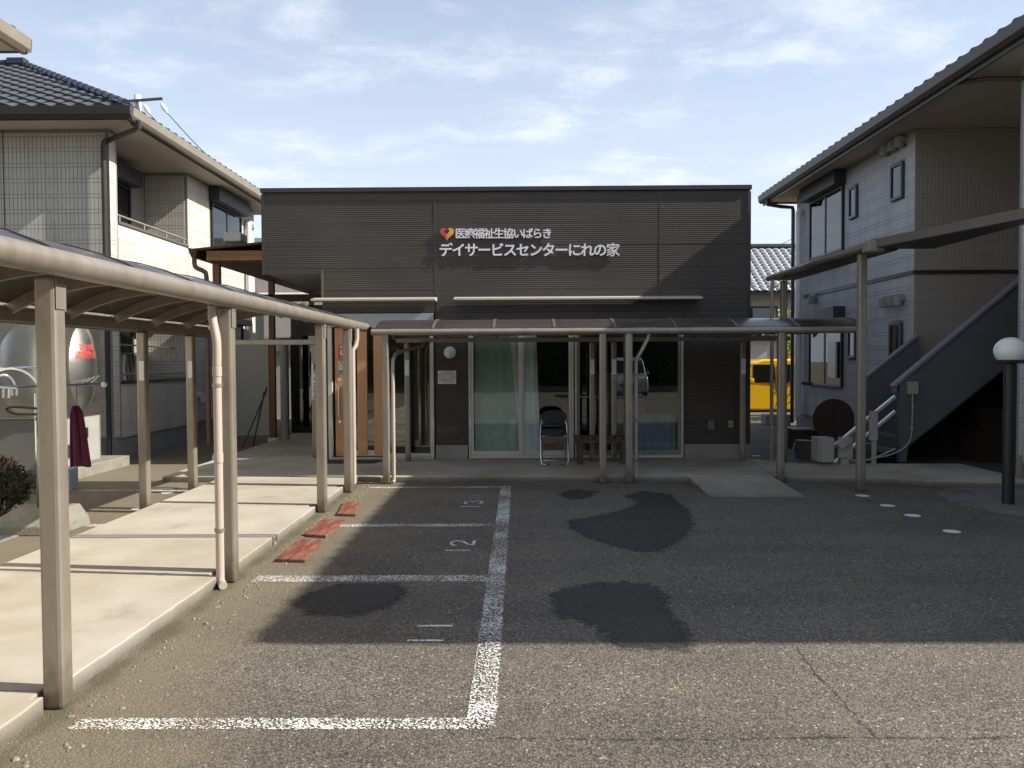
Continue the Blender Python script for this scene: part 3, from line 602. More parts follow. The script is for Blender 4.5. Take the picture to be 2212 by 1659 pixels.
# left canopy (its length runs along Y)
lc = thing('walkway_canopy', (-3.1, 5.0, 0), 'long champagne canopy with curved smoked roof over the left walkway', 'canopy')
XF, XB, ZG = -2.13, -4.12, 2.11
Y0, Y1 = -1.5, 11.05
mb = MB()
sec = [(XF + 0.062*math.cos(a), ZG + 0.062*math.sin(a)) for a in [2*PI*i/20 for i in range(20)]]
mb.prism(sec, 'y', Y0, 5.145); mb.prism(sec, 'y', 5.155, Y1); mb.build('gutter', alu, lc, smooth=True, autos=True)
mb = MB().prism([(XF + 0.063*math.cos(2*PI*i/20), ZG + 0.063*math.sin(2*PI*i/20)) for i in range(20)], 'y', 5.144, 5.156); mb.build('gutter_joint', steel_dull, lc)
mb = MB().box(XB - 0.03, XB + 0.03, Y0, Y1 - 0.1, 1.985, 2.075); mb.box(XB - 0.045, XB - 0.0305, Y0, Y1 - 0.1, 1.97, 2.13); mb.build('back_beam', alu, lc, bevel=0.006)
prof = arc((XF - 0.03, ZG + 0.03), (XB, 2.13), 0.24)
def rib_l(y):
    mb = MB(); up = prof; dn = [(x, z - 0.10) for x, z in prof]
    mb.prism(up + dn[::-1], 'y', y - 0.02, y + 0.02); return mb.build('rib', alu, lc)
ribs = []; y = 3.90 - 0.84*6
while y < 11.0: ribs.append(y); y += 0.84
for y in ribs: rib_l(y)
def vault(prof, t): return prof + [(x, z + t) for x, z in prof][::-1]
for a, b in zip(ribs[:-1], ribs[1:]):
    MB().prism([(x, z + 0.002) for x, z in vault(prof, 0.003)], 'y', a + 0.004, b - 0.004).build('roof_panel', poly_m, lc, smooth=True, autos=True)
for y in ribs:
    mb = MB().prism([(x, z + 0.007) for x, z in vault(prof, 0.008)], 'y', y - 0.013, y + 0.013); mb.build('rib_cover', dark_metal, lc)
def post(parent, x, y, z0, z1, w=0.09, mat_=alu, name='post'):
    o = MB().box(x - w/2, x + w/2, y - w/2, y + w/2, z0, z1).build(name, mat_, parent, bevel=0.018); return o
for i, (x, y) in enumerate([(-2.222, 3.77), (-2.175, 5.93), (-2.165, 8.68), (-2.155, 9.98)]):
    p = post(lc, x, y, 0, 2.055, 0.1)
    cp = MB().box(x + 0.051, x + 0.056, y - 0.042, y + 0.042, 1.9, 2.06).build('post_plate', alu, p, bevel=0.003)
    b = MB()
    for dz in (-0.022, 0.022):
        b.tube([(x + 0.055, y + dz, 2.025), (x + 0.062, y + dz, 2.025)], 0.006, 8)
    b.build('bolt', chrome, p)
for y in (8.70, 9.98): post(lc, XB, y, 0, 1.984, 0.1)
for y in (8.70, 9.98): MB().box(XB - 0.02, XB + 0.035, y - 0.053, y - 0.0505, 1.45, 1.66).build('label_plate', pvc_white, lc)
# rear portal of the left canopy with the sign post
post(lc, -3.33, 12.95, ZW, 1.915, 0.09); post(lc, -4.75, 12.95, 0.0, 1.915, 0.09)
MB().box(-4.80, -3.28, 12.90, 13.0, 1.916, 2.0).build('portal_beam', alu, lc, bevel=0.01)
# downpipe with corrugated hose at the second post
def corr(pts, r, n=60):
    out = []; rad = []
    for i in range(n + 1):
        t = i / n * (len(pts) - 1); j = min(int(t), len(pts) - 2); f = t - j
        P = [Vector(pts[max(0, j-1)]), Vector(pts[j]), Vector(pts[j+1]), Vector(pts[min(len(pts)-1, j+2)])]
        q = 0.5 * ((2*P[1]) + (-P[0]+P[2])*f + (2*P[0]-5*P[1]+4*P[2]-P[3])*f*f + (-P[0]+3*P[1]-3*P[2]+P[3])*f**3)
        out.append(q); rad.append(r * (1.0 if i % 2 else 0.9))
    return out, rad
px, py = -2.20, 5.82
pp, rd = corr([(px - 0.03, py - 0.02, 2.06), (px - 0.03, py - 0.02, 1.96), (px - 0.0, py - 0.03, 1.80), (px + 0.0, py - 0.03, 1.62)], 0.033)
MB().tube(pp, 0.03, 12, radii=rd).build('flexible_hose', alu_pipe, lc, smooth=True)
mb = MB().tube([(px, py - 0.03, 1.63), (px, py - 0.03, 0.05), (px + 0.015, py - 0.05, 0.035), (px + 0.05, py - 0.11, 0.03)], 0.03, 14)
for z in (1.58, 0.95): mb.tube([(px, py - 0.03, z - 0.035), (px, py - 0.03, z + 0.035)], 0.034, 14)
mb.build('downpipe', alu_pipe, lc, smooth=True, autos=True)
for z in (1.48, 0.42): MB().tube([(px, py - 0.03, z - 0.012), (px, py - 0.03, z + 0.012)], 0.036, 14).build('pipe_clip', alu, lc)
MB().tube([(-2.06, 10.12, 2.06), (-2.06, 10.12, 1.93), (-2.07, 10.1, 1.85), (-2.10, 10.06, 1.79), (-2.1, 10.05, 0.1)], 0.03, 10).build('downpipe', alu_pipe, lc, smooth=True, autos=True)

# porch canopy (its length runs along X)
pc = thing('porch_canopy', (1.3, 11.5, 0), 'brown curved canopy running along the front of the dark building', 'canopy')
GX0, GX1, YF, YB, ZF = -1.97, 4.60, 10.64, 12.45, 2.03
sec = [(YF + 0.045*math.cos(a), ZF + 0.043*math.sin(a)) for a in [2*PI*i/20 for i in range(20)]]
MB().prism(sec, 'x', GX0, GX1).build('gutter', alu, pc, smooth=True, autos=True)
prof2 = arc((YF + 0.01, ZF + 0.045), (YB, 2.03), 0.17)
rx = [GX0 + 0.02] + [-1.15 + 0.81*k for k in range(7)] + [GX1 - 0.03]
for x in rx:
    dn = [(a, z - 0.05) for a, z in prof2]
    MB().prism(prof2 + dn[::-1], 'x', x - 0.018, x + 0.018).build('rib', alu, pc)
    MB().prism([(a, z + 0.006) for a, z in vault(prof2, 0.008)], 'x', x - 0.02, x + 0.02).build('rib_cover', tan_metal, pc)
for a, b in zip(rx[:-1], rx[1:]):
    MB().prism([(q, z + 0.002) for q, z in vault(prof2, 0.003)], 'x', a + 0.004, b - 0.004).build('roof_panel', poly_m, pc, smooth=True, autos=True)
    MB().box(a + 0.25, a + 0.55, YF + 0.012, YF + 0.03, ZF + 0.044, ZF + 0.052).build('panel_clip', alu, pc)
MB().box(GX0 + 0.05, 4.2, YB - 0.03, YB + 0.03, 1.93, 2.0).build('back_beam', alu, pc, bevel=0.006)
for x in (-1.79, 1.11, 1.46, 3.48):
    p = post(pc, x, 10.66, 0, 2.03, 0.092)
    b = MB()
    for d in (-0.02, 0.02): b.tube([(x + d, 10.612, 2.0), (x + d, 10.60, 2.0)], 0.005, 8)
    b.build('bolt', chrome, p)
for x in (-1.75, 1.13, 1.47, 3.47):
    post(pc, x, YB, ZW, 1.929, 0.085)
    MB().box(x - 0.033, x + 0.033, YB - 0.046, YB - 0.0435, 1.42, 1.66).build('label_plate', pvc_white, pc)
MB().tube([(-1.47, 12.4, 1.93), (-1.49, 12.3, 1.88), (-1.66, 11.2, 1.78), (-1.69, 10.9, 1.74), (-1.70, 10.72, 1.66), (-1.70, 10.70, 1.58), (-1.70, 10.70, 0.03), (-1.70, 10.60, 0.02)], 0.026, 12).build('downpipe', alu_pipe, pc, smooth=True, autos=True)
MB().tube([(1.73, 10.68, 2.0), (1.72, 10.7, 1.93), (1.62, 10.72, 1.74), (1.57, 10.74, 1.66), (1.565, 10.74, 1.55), (1.565, 10.74, 0.05)], 0.024, 12).build('downpipe', alu_pipe, pc, smooth=True, autos=True)
for x in (-1.70, 1.565):
    for z in (1.45, 0.85, 0.3): MB().tube([(x, 10.72, z - 0.01), (x, 10.72, z + 0.01)], 0.034, 10).build('pipe_clip', alu, pc)

# right hand canopy on tall posts
rc = thing('stair_canopy', (4.4, 10.5, 0), 'flat dark canopy on two tall posts in front of the right house', 'canopy')
post(rc, 4.22, 9.90, 0, 2.97, 0.10)
post(rc, 4.25, 12.9, 0.0, 2.90, 0.10)
MB().tube([(4.08, 12.95, 2.92), (4.08, 12.95, 0.0)], 0.03, 10).build('downpipe', alu_pipe, rc)
MB().prism([(4.16, 9.55), (4.16, 13.15), (4.50, 13.15), (4.50, 9.55)], 'z', 2.93, 3.0).build('far_roof', dark_metal, rc, bevel=0.01)
MB().tube([(4.13, 9.5, 2.98), (4.13, 13.3, 2.98)], 0.05, 12).build('gutter', tan_metal, rc, smooth=True)
MB().prism([(4.17, 9.52), (4.90, 9.52), (4.90, 6.0), (4.82, 6.0), (4.78, 7.5)], 'z', 2.94, 3.02).build('near_roof', dark_metal, rc, bevel=0.004)
MB().beam((4.15, 9.6, 3.0), (4.77, 7.45, 3.0), 0.04, 0.1).beam((4.77, 7.45, 3.0), (4.86, 6.0, 3.0), 0.04, 0.1).build('edge_beam', tan_metal, rc)
MB().box(4.08, 4.28, 9.42, 9.58, 2.90, 3.03).build('bracket', alu, rc, bevel=0.01)

# ================================================================== CENTRE BUILDING
YW = 12.70
cb = thing('day_service_building', (0, 16, 0), 'low flat roofed building clad in dark ribbed siding, behind the porch canopy', 'building')
XL, XLU, XR, ZT = -3.13, -4.07, 3.65, 4.32
# body with openings: walls built as boxes behind the siding
def wallbox(x0, x1, z0, z1): return MB().box(x0, x1, YW + 0.02, YW + 0.16, z0, z1)
OPEN = [(-3.05, -1.36, 2.40), (-0.81, 0.86, 2.15), (0.88, 2.60, 2.15)]
mb = MB()
mb.box(XLU, XR, YW + 0.02, YW + 0.16, 3.06, ZT)
mb.box(XL, XR, YW + 0.02, YW + 0.16, 2.41, 3.058)
mb.box(-1.34, XR, YW + 0.02, YW + 0.16, 2.16, 2.408)
mb.box(XL, -3.07, YW + 0.02, YW + 0.16, 0.0, 2.408)
mb.box(-1.34, -0.83, YW + 0.02, YW + 0.16, 0.0, 2.158); mb.box(2.62, XR, YW + 0.02, YW + 0.16, 0.0, 2.158)
mb.box(-1.34, 2.62, YW + 0.03, YW + 0.15, 0.0, 0.07)
mb.box(XL, XL + 0.14, YW + 0.165, 21.9, 0, 3.05); mb.box(XR - 0.14, XR, YW + 0.165, 21.9, 0, ZT)
mb.box(XLU, XLU + 0.14, YW + 0.165, 21.9, 3.06, ZT); mb.box(XLU, XR, 21.91, 22.0, 0.0, ZT - 0.01)
mb.build('wall', dark_metal, cb)
MB().box(XLU + 0.01, XR - 0.01, YW + 0.17, 21.9, ZT - 0.15, ZT - 0.05).build('roof', dark_metal, cb)
MB().box(XLU + 0.02, XL - 0.002, YW + 0.0, 21.8, 3.045, 3.056).build('soffit', mat('grey_soffit', (0.30, 0.29, 0.28), 0.8, var=0.04), cb)
# siding boards, each a part
zrows = [0.305 + 0.352*i for i in range(12)]
cols = [(XLU, -1.335), (-1.325, 2.225), (2.235, XR)]
def board_part(x0, x1, z0, z1):
    j = random.uniform(-0.0012, 0.0012)
    MB().box(x0 + 0.002, x1 - 0.002, YW + j, YW + 0.018, z0 + 0.0012, z1 - 0.0012).build('siding_board', siding_m, cb)
for i, z in enumerate(zrows):
    z1 = min(z + 0.352, ZT - 0.04)
    for (x0, x1) in (cols if not (z < 3.05 < z1) else cols[1:]):
        segs = [(x0, x1)]
        cuts = []
        if z1 <= 3.06: cuts.append((-99, XL))
        for (a, b, zt) in OPEN:
            if z < zt - 0.05: cuts.append((a, b))
        for (a, b) in cuts:
            ns = []
            for (p, q) in segs:
                if b <= p or a >= q: ns.append((p, q)); continue
                if a > p: ns.append((p, a))
                if b < q: ns.append((b, q))
            segs = ns
        for (p, q) in segs:
            if q - p > 0.05: board_part(p, q, z, z1)
board_part(XL, -1.335, 0.305 + 7*0.352, 3.055)
board_part(XLU, -1.335, 3.055, 0.305 + 8*0.352)
for x in (-1.33, 2.23): MB().box(x - 0.005, x + 0.005, YW - 0.004, YW + 0.001, 2.7 if x < 0 else 2.75, ZT - 0.05).build('joint_cover', tan_metal, cb)
MB().box(XLU - 0.01, XLU + 0.04, YW - 0.012, YW - 0.002, 3.02, ZT - 0.03).build('corner_trim', dark_metal, cb)
MB().box(XL - 0.012, XL + 0.03, YW - 0.012, YW - 0.002, 2.62, 3.10).build('corner_trim', tan_metal, cb)
MB().box(XR - 0.04, XR + 0.01, YW - 0.012, YW - 0.002, 0.3, ZT - 0.03).build('corner_trim', dark_metal, cb)
MB().box(XLU, XL + 0.03, YW - 0.010, YW - 0.003, 3.045, 3.115).build('soffit_trim', dark_metal, cb)
MB().box(XLU - 0.02, XR + 0.02, YW - 0.03, YW + 0.2, ZT, ZT + 0.07).build('coping', mat('purple_brown_coping', (0.040, 0.030, 0.036), 0.4, 0.2), cb, bevel=0.005)
MB().box(XLU - 0.02, XLU + 0.18, YW + 0.2, 22.0, ZT, ZT + 0.07).box(XR - 0.18, XR + 0.02, YW + 0.2, 22.0, ZT, ZT + 0.07).build('side_coping', ridge_m, cb)
for (a, b) in ((-1.34, -0.83), (2.62, XR)): MB().box(a, b, YW - 0.006, YW + 0.019, 0.0, 0.30).build('foundation', found_m, cb)
# slim metal canopies above entrance and windows
for (a, b) in ((-3.24, -1.30), (-1.02, 2.84)):
    lg = MB().prism([(YW - 0.02, 2.655), (YW - 0.30, 2.615), (YW - 0.30, 2.585), (YW - 0.02, 2.585)], 'x', a, b).build('window_hood', mat('cream_hood', (0.46, 0.43, 0.36), 0.5, 0.1, var=0.08, dirt=(0.2, 0.18, 0.14), dirt_amt=0.5, dscale=3), cb, bevel=0.003)
# entrance: header, jambs, sliding door with glass between boards
MB().box(-3.06, -1.36, YW - 0.045, YW + 0.03, 2.19, 2.40).build('entrance_header', mat('silver_header', (0.34, 0.35, 0.38), 0.5, 0.2, var=0.04), cb, bevel=0.004)
MB().box(-3.05, -2.985, YW - 0.02, YW + 0.05, ZW, 2.188).build('jamb', frame_white, cb, bevel=0.003)
MB().box(-1.425, -1.365, YW - 0.02, YW + 0.05, ZW, 2.188).build('jamb', frame_white, cb, bevel=0.003)
MB().box(-3.04, -1.37, YW - 0.04, YW + 0.08, ZW, ZW + 0.035).build('threshold', steel_dull, cb)
door = MB().box(-2.95, -2.72, YW + 0.035, YW + 0.075, 0.125, 2.18).build('sliding_door', door_wood, cb, bevel=0.004)
for (a, b) in ((-2.595, -2.435), (-2.33, -2.165)): MB().box(a, b, YW + 0.035, YW + 0.075, 0.125, 2.18).build('door_board', door_wood, door, bevel=0.003)
MB().box(-2.719, -2.166, YW + 0.045, YW + 0.065, 0.13, 0.22).build('bottom_rail', frame_white, door)
MB().box(-2.719, -2.166, YW + 0.052, YW + 0.058, 0.221, 2.17).build('door_glass', glass_m, door)
hd = MB().tube([(-2.88, YW - 0.01, 0.74), (-2.88, YW - 0.01, 1.24)], 0.012, 10)
for z in (0.78, 1.2): hd.tube([(-2.88, YW - 0.01, z), (-2.88, YW + 0.036, z)], 0.008, 8)
hd.build('door_handle', chrome, door)
for z in (0.66, 1.33): MB().box(-2.90, -2.86, YW + 0.031, YW + 0.036, z, z + 0.04).build('lock_plate', chrome, door)
side = MB().box(-2.14, -2.115, YW + 0.0, YW + 0.05, ZW + 0.036, 2.18).box(-2.114, -1.43, YW + 0.0, YW + 0.045, ZW + 0.036, ZW + 0.09).build('side_light', frame_white, cb, bevel=0.002)
MB().box(-2.113, -1.427, YW + 0.018, YW + 0.024, ZW + 0.092, 2.18).build('pane', glass_m, side)
# windows
def sliding(x0, x1, z0, z1, stiles, midrail, dark_st=False):
    fm = frame_white
    fr = MB().box(x0, x0 + 0.03, YW - 0.02, YW + 0.06, z0, z1).box(x1 - 0.03, x1, YW - 0.02, YW + 0.06, z0, z1)
    fr.box(x0 + 0.031, x1 - 0.031, YW - 0.02, YW + 0.06, z0, z0 + 0.045).box(x0 + 0.031, x1 - 0.031, YW - 0.02, YW + 0.06, z1 - 0.04, z1)
    w = fr.build('sliding_window', fm, cb, bevel=0.003)
    xs = [x0 + 0.032] + stiles + [x1 - 0.032]
    for i, (a, b) in enumerate(zip(xs[:-1], xs[1:])):
        yo = YW + (0.0 if i % 2 == 0 else 0.028)
        sa = MB().box(a, a + 0.045, yo, yo + 0.024, z0 + 0.047, z1 - 0.042).box(b - 0.045, b + (0.012 if i < len(xs)-2 else 0), yo, yo + 0.024, z0 + 0.047, z1 - 0.042)
        sa.box(a + 0.046, b - 0.046, yo, yo + 0.024, z0 + 0.047, z0 + 0.12).box(a + 0.046, b - 0.046, yo, yo + 0.024, z1 - 0.09, z1 - 0.042)
        if midrail: sa.box(a + 0.046, b - 0.046, yo, yo + 0.024, midrail - 0.012, midrail + 0.012)
        sa.build('sash', fm if not dark_st else mat('grey_sash', (0.20, 0.21, 0.19), 0.5), w)
        MB().box(a + 0.046, b - 0.046, yo + 0.010, yo + 0.014, z0 + 0.121, z1 - 0.091).build('pane', glass_m, w)
    return w
sliding(-0.81, 0.86, ZW + 0.005, 2.15, [0.03], None)
sliding(0.88, 2.60, ZW + 0.005, 2.15, [1.70], 1.06, True)
# interior room
ro = MB().box(XL + 0.15, XR - 0.15, YW + 0.3, 19, 0.02, 0.07).build('room_floor', interior_floor, cb)
mb = MB().box(XL + 0.15, XR - 0.15, 18.9, 19.0, 0.08, 3.0).box(XL + 0.15, XR - 0.15, YW + 0.3, 18.9, 2.7, 2.75)
mb.box(-1.2, -1.12, YW + 0.17, 18.9, 0.08, 2.69); mb.box(2.75, 2.83, YW + 0.17, 18.9, 0.08, 2.69); mb.build('room_wall', interior_m, cb)
mb = MB().box(-3.0, -1.25, 14.6, 14.68, 0.08, 2.69); mb.build('hall_wall', mat('hall_wall_paint', (0.20, 0.18, 0.15), 0.8), cb)
# globe lamp, notice, vent hood and socket on the wall
wl = MB().sphere((-1.10, YW - 0.05, 1.775), 0.098, 20, 12).build('wall_lamp', globe_m, cb, smooth=True)
MB().tube([(-1.10, YW + 0.0, 1.775), (-1.10, YW - 0.03, 1.775)], 0.06, 16).build('lamp_base', steel_dull, wl)
vh = at_y(1535, 918, YW)
mb = MB()
pr = [(vh.x - 0.055, vh.z - 0.075), (vh.x + 0.055, vh.z - 0.075)] + [(vh.x + 0.055*math.cos(a), vh.z + 0.02 + 0.06*math.sin(a)) for a in [PI*i/10 for i in range(11)]]
mb.prism(pr, 'y', YW - 0.05, YW - 0.002); mb.build('vent_hood', mat('grey_vent', (0.16, 0.17, 0.175), 0.3, 0.6), cb, bevel=0.006)
sk = at_y(1578, 916, YW); so = MB().box(sk.x - 0.04, sk.x + 0.04, YW - 0.03, YW - 0.002, sk.z - 0.0, sk.z + 0.055).build('socket_cover', grey_plastic, cb, bevel=0.005)
MB().box(sk.x - 0.035, sk.x + 0.04, YW - 0.025, YW - 0.002, sk.z - 0.05, sk.z - 0.008).build('socket_flap', grey_plastic, so, bevel=0.004)

# ---------- text
def text_mesh(s, size, extrude=0.0, offset=0.0, align='CENTER'):
    c = bpy.data.curves.new('t', 'FONT'); c.body = s; c.size = size; c.extrude = extrude; c.offset = offset; c.align_x = align; c.align_y = 'CENTER'
    c.resolution_u = 3
    o = bpy.data.objects.new('t', c); COL.objects.link(o); bpy.context.view_layer.update()
    dg = bpy.context.evaluated_depsgraph_get(); me = bpy.data.meshes.new_from_object(o.evaluated_get(dg))
    bpy.data.objects.remove(o); bpy.data.curves.remove(c); return me
def put_text(name, s, size, parent, loc, m, rot=(PI/2, 0, 0), extrude=0.0, offset=0.0, width=None, align='CENTER'):
    me = text_mesh(s, size, extrude, offset, align); me.name = name; me.materials.clear(); me.materials.append(m)
    o = bpy.data.objects.new(name, me); COL.objects.link(o); o.parent = parent
    o.location = Vector(loc) - Vector(parent['_org']); o.rotation_euler = rot; o['_org'] = tuple(parent['_org'])
    if width and me.vertices:
        w = max(v.co.x for v in me.vertices) - min(v.co.x for v in me.vertices)
        if w > 1e-4: o.scale = (width / w, 1, 1)
    return o
k = YW / F
sg = thing('building_sign', (0.0, YW - 0.03, 3.3), 'raised white lettering with a red and yellow heart on the dark facade', 'sign')
def line_of(s, u0, u1, v, size, off):
    n = len(s)
    for i, ch in enumerate(s):
        u = u0 + (u1 - u0) * (i + 0.5) / n; p = at_y(u, v, YW - 0.025)
        o = put_text('letter', ch, size, sg, p, letter_m, extrude=0.009, offset=0.001 if ch == '家' else off)
        if off < 0.002 or ch == '家':        # bold strokes: the glyph thickened by slightly shifted layers
            me = o.data; V = [tuple(v.co) for v in me.vertices]; Fc = [tuple(q.vertices) for q in me.polygons]; nv = []; nf = []
            w_ = 0.0026
            for q_, (ax, az) in enumerate(((0, 0), (w_, 0), (-w_, 0), (0, w_*0.6), (0, -w_*0.6))):
                b_ = len(nv); nv += [(x + ax, y + az, z - 0.0003*q_) for x, y, z in V]; nf += [tuple(i_ + b_ for i_ in f_) for f_ in Fc]
            m2 = bpy.data.meshes.new('letter'); m2.from_pydata(nv, [], nf); m2.materials.append(letter_m); o.data = m2
line_of('医療福祉生協いばらき', 984, 1192, 506, 0.172, 0.0012)
line_of('デイサービスセンターにれの家', 949, 1338, 542, 0.222, 0.0045)
hc = at_y(966, 505.5, YW - 0.02)
def heart(sc, a, b):
    pts = []
    for i in range(40):
        t = 2*PI*i/40; pts.append((16*math.sin(t)**3, 13*math.cos(t) - 5*math.cos(2*t) - 2*math.cos(3*t) - math.cos(4*t)))
    return [(a + x*sc/32, b + (z + 2)*sc/32) for x, z in pts]
hp = heart(0.215, hc.x, hc.z)
half = lambda s: [p for p in hp if (p[0] - hc.x) * s >= -1e-6]
lt = sorted([i for i in range(len(hp)) if hp[i][0] - hc.x <= 1e-6])
MB().prism(hp[0:21], 'y', YW - 0.03, YW - 0.012).build('heart_half', yel_m, sg)
MB().prism([hp[0]] + hp[:19:-1], 'y', YW - 0.0302, YW - 0.0122).build('heart_half', red_m, sg)
MB().prism(heart(0.075, hc.x, hc.z + 0.035), 'y', YW - 0.034, YW - 0.0305).build('heart_hole', dark_hole, sg)
for j in range(3):
    z = hc.z - 0.005 - j*0.027
    MB().prism([(hc.x - 0.004, z - 0.03), (hc.x + 0.045, z + 0.004), (hc.x + 0.045, z + 0.010), (hc.x - 0.004, z - 0.022)], 'y', YW - 0.034, YW - 0.0305).build('finger_line', red_m, sg)
    MB().prism([(hc.x - 0.004, z - 0.03), (hc.x - 0.004, z - 0.022), (hc.x - 0.030, z - 0.004), (hc.x - 0.030, z - 0.012)], 'y', YW - 0.034, YW - 0.0305).build('finger_line', yel_m, sg)

# notice on the wall
nt_ = at_y(965.5, 815, YW - 0.01)
nb = MB().box(nt_.x - 0.145, nt_.x + 0.145, YW - 0.012, YW - 0.004, nt_.z - 0.105, nt_.z + 0.105).build('wall_notice', paper_m)
tag(nb, 'small white paper notice with red heading on the dark wall below the round lamp', 'notice')
put_text('heading', '第二駐車場の皆様へ', 0.024, nb, (nt_.x, YW - 0.0135, nt_.z + 0.075), ink_red, offset=0.0008)
for j, s in enumerate(['ご来所者の際は、係員に必ず', '声がけ下さい。また、この先は', '立って移動し、ご来所者様は', '日常送迎車両を優先いたし', 'ます。ご協力お願いします。']):
    put_text('text_line', s, 0.0195, nb, (nt_.x, YW - 0.0135, nt_.z + 0.045 - j*0.028), ink, offset=0.0005)
# AED and green stickers on the door
aed = at_y(735, 760, YW + 0.03)
st = MB().box(-2.89, -2.735, YW + 0.031, YW + 0.034, 1.66, 1.91).build('door_sticker', sticker_red); tag(st, 'red AED sticker with a heart on the wooden entrance door', 'sticker', 'stickers on the entrance door')
put_text('lettering', 'AED', 0.062, st, (-2.81, YW + 0.0295, 1.875), paper_m, offset=0.0015)
cc = (-2.81, 1.785)
MB().prism([(cc[0] + 0.052*math.cos(2*PI*i/20), cc[1] + 0.052*math.sin(2*PI*i/20)) for i in range(20)], 'y', YW + 0.0285, YW + 0.030).build('ring', paper_m, st)
MB().prism(heart(0.07, cc[0], cc[1]), 'y', YW + 0.027, YW + 0.028).build('heart', sticker_red, st)
put_text('lettering', '設置しています', 0.02, st, (-2.81, YW + 0.0295, 1.69), paper_m)
st = MB().box(-2.89, -2.735, YW + 0.031, YW + 0.034, 1.46, 1.645).build('door_sticker', sticker_pale); tag(st, 'pale and green sticker below the AED sticker on the entrance door', 'sticker', 'stickers on the entrance door')
MB().box(-2.888, -2.737, YW + 0.0295, YW + 0.0305, 1.462, 1.505).build('green_band', sticker_green, st)
put_text('lettering', '茨城県', 0.04, st, (-2.81, YW + 0.0295, 1.615), ink_blue, offset=0.001)
put_text('lettering', '思いやり駐車場', 0.022, st, (-2.81, YW + 0.0295, 1.58), ink)
put_text('lettering', '協力施設', 0.03, st, (-2.81, YW + 0.0295, 1.545), sticker_green)
# vertical sign on the rear portal post
vs_ = at_y(680.5, 824.5, 12.88)
vsn = MB().box(vs_.x - 0.055, vs_.x + 0.06, 12.875, 12.885, vs_.z - 0.29, vs_.z + 0.29).build('post_sign', paper_m); tag(vsn, 'narrow white vertical sign with black Japanese characters on the porch post', 'sign')
chars = '事務所は この 奥の二階です'
for i, ch in enumerate(chars):
    if ch != ' ': put_text('character', ch, 0.048, vsn, (vs_.x + 0.0, 12.8735, vs_.z + 0.262 - i*0.0385), ink, offset=0.0012)
MB().prism([(vs_.x - 0.045, vs_.z - 0.265), (vs_.x - 0.02, vs_.z - 0.245), (vs_.x - 0.02, vs_.z - 0.26), (vs_.x + 0.05, vs_.z - 0.26), (vs_.x + 0.05, vs_.z - 0.27), (vs_.x - 0.02, vs_.z - 0.27), (vs_.x - 0.02, vs_.z - 0.285)], 'y', 12.872, 12.8745).build('arrow', ink_blue, vsn)

# curtains and things seen through the glass
def curtain(name, pts_top, pts_bot, z1, z0, amp, n, mat_, label, dy=0.12):
    (a0, a1), (b0, b1) = pts_top, pts_bot; vs = []; fs = []; rows = 14
    for j in range(rows + 1):
        t = j / rows; z = z1 + (z0 - z1)*t
        for i in range(n + 1):
            s = i / n; x = (a0 + (a1 - a0)*s) * (1 - t) + (b0 + (b1 - b0)*s) * t
            vs.append((x, YW + dy + amp*math.sin(s*n*0.9 + 0.6*math.sin(t*3)) + 0.01*math.sin(s*7 + t*2), z))
    for j in range(rows):
        for i in range(n): fs.append((j*(n+1)+i, j*(n+1)+i+1, (j+1)*(n+1)+i+1, (j+1)*(n+1)+i))
    o = MB().add(vs, fs).build(name, mat_, smooth=True); tag(o, label, 'curtain', 'curtains behind the porch windows'); return o
curtain('curtain', (-0.72, 0.02), (-0.72, 0.16), 2.1, 0.16, 0.024, 22, curtain_g, 'green curtain behind the left pane of the sliding window')
curtain('curtain', (-0.16, 0.27), (0.0, 0.33), 2.1, 0.14, 0.014, 22, curtain_w, 'pale blue sheer curtain hanging in the middle of the sliding window', 0.07)
curtain('curtain', (1.75, 2.5), (1.75, 2.5), 0.78, 0.14, 0.015, 30, mat('navy_screen', (0.18, 0.23, 0.30), 0.9), 'short dark blue curtain in the lower half of the right window')
bx = thing('cardboard_box', (0.48, YW + 0.35, 0.07), 'brown cardboard box behind the glass, seen under the folding chair', 'box')
MB().box(0.2, 0.76, YW + 0.2, YW + 0.5, 0.07, 0.42).build('carton', card_m, bx, bevel=0.004)
MB().box(0.25, 0.7, YW + 0.194, YW + 0.199, 0.16, 0.30).build('printed_band', mat('orange_print', (0.40, 0.08, 0.03), 0.8, var=0.5, vscale=12), bx)
MB().box(0.28, 0.74, YW + 0.18, YW + 0.52, 0.422, 0.475).build('folded_cloth', mat('navy_cloth', (0.02, 0.03, 0.06), 0.9), bx, bevel=0.015)
# a cabinet and a table back in the room
cbn = thing('storage_cabinet', (1.9, 15.5, 0.07), 'pale cabinet standing deep inside the room behind the right window', 'cabinet')
MB().box(1.5, 2.4, 15.3, 15.8, 0.07, 1.4).build('cabinet_body', mat('cabinet_paint', (0.3, 0.3, 0.28), 0.6), cbn)
for x in (1.51, 1.96): MB().box(x, x + 0.43, 15.28, 15.298, 0.12, 1.35).build('cabinet_door', mat('cabinet_door_paint', (0.34, 0.33, 0.3), 0.5), cbn)

# door mat
dm = MB().prism([(-3.02, 12.15), (-2.25, 12.15), (-2.10, 12.56), (-3.02, 12.56)], 'z', ZW, ZW + 0.012).build('door_mat', mat('dark_mat', (0.035, 0.033, 0.032), 0.95, bump=0.5, bscale=200)); tag(dm, 'dark grey door mat on the concrete before the wooden entrance door', 'mat')

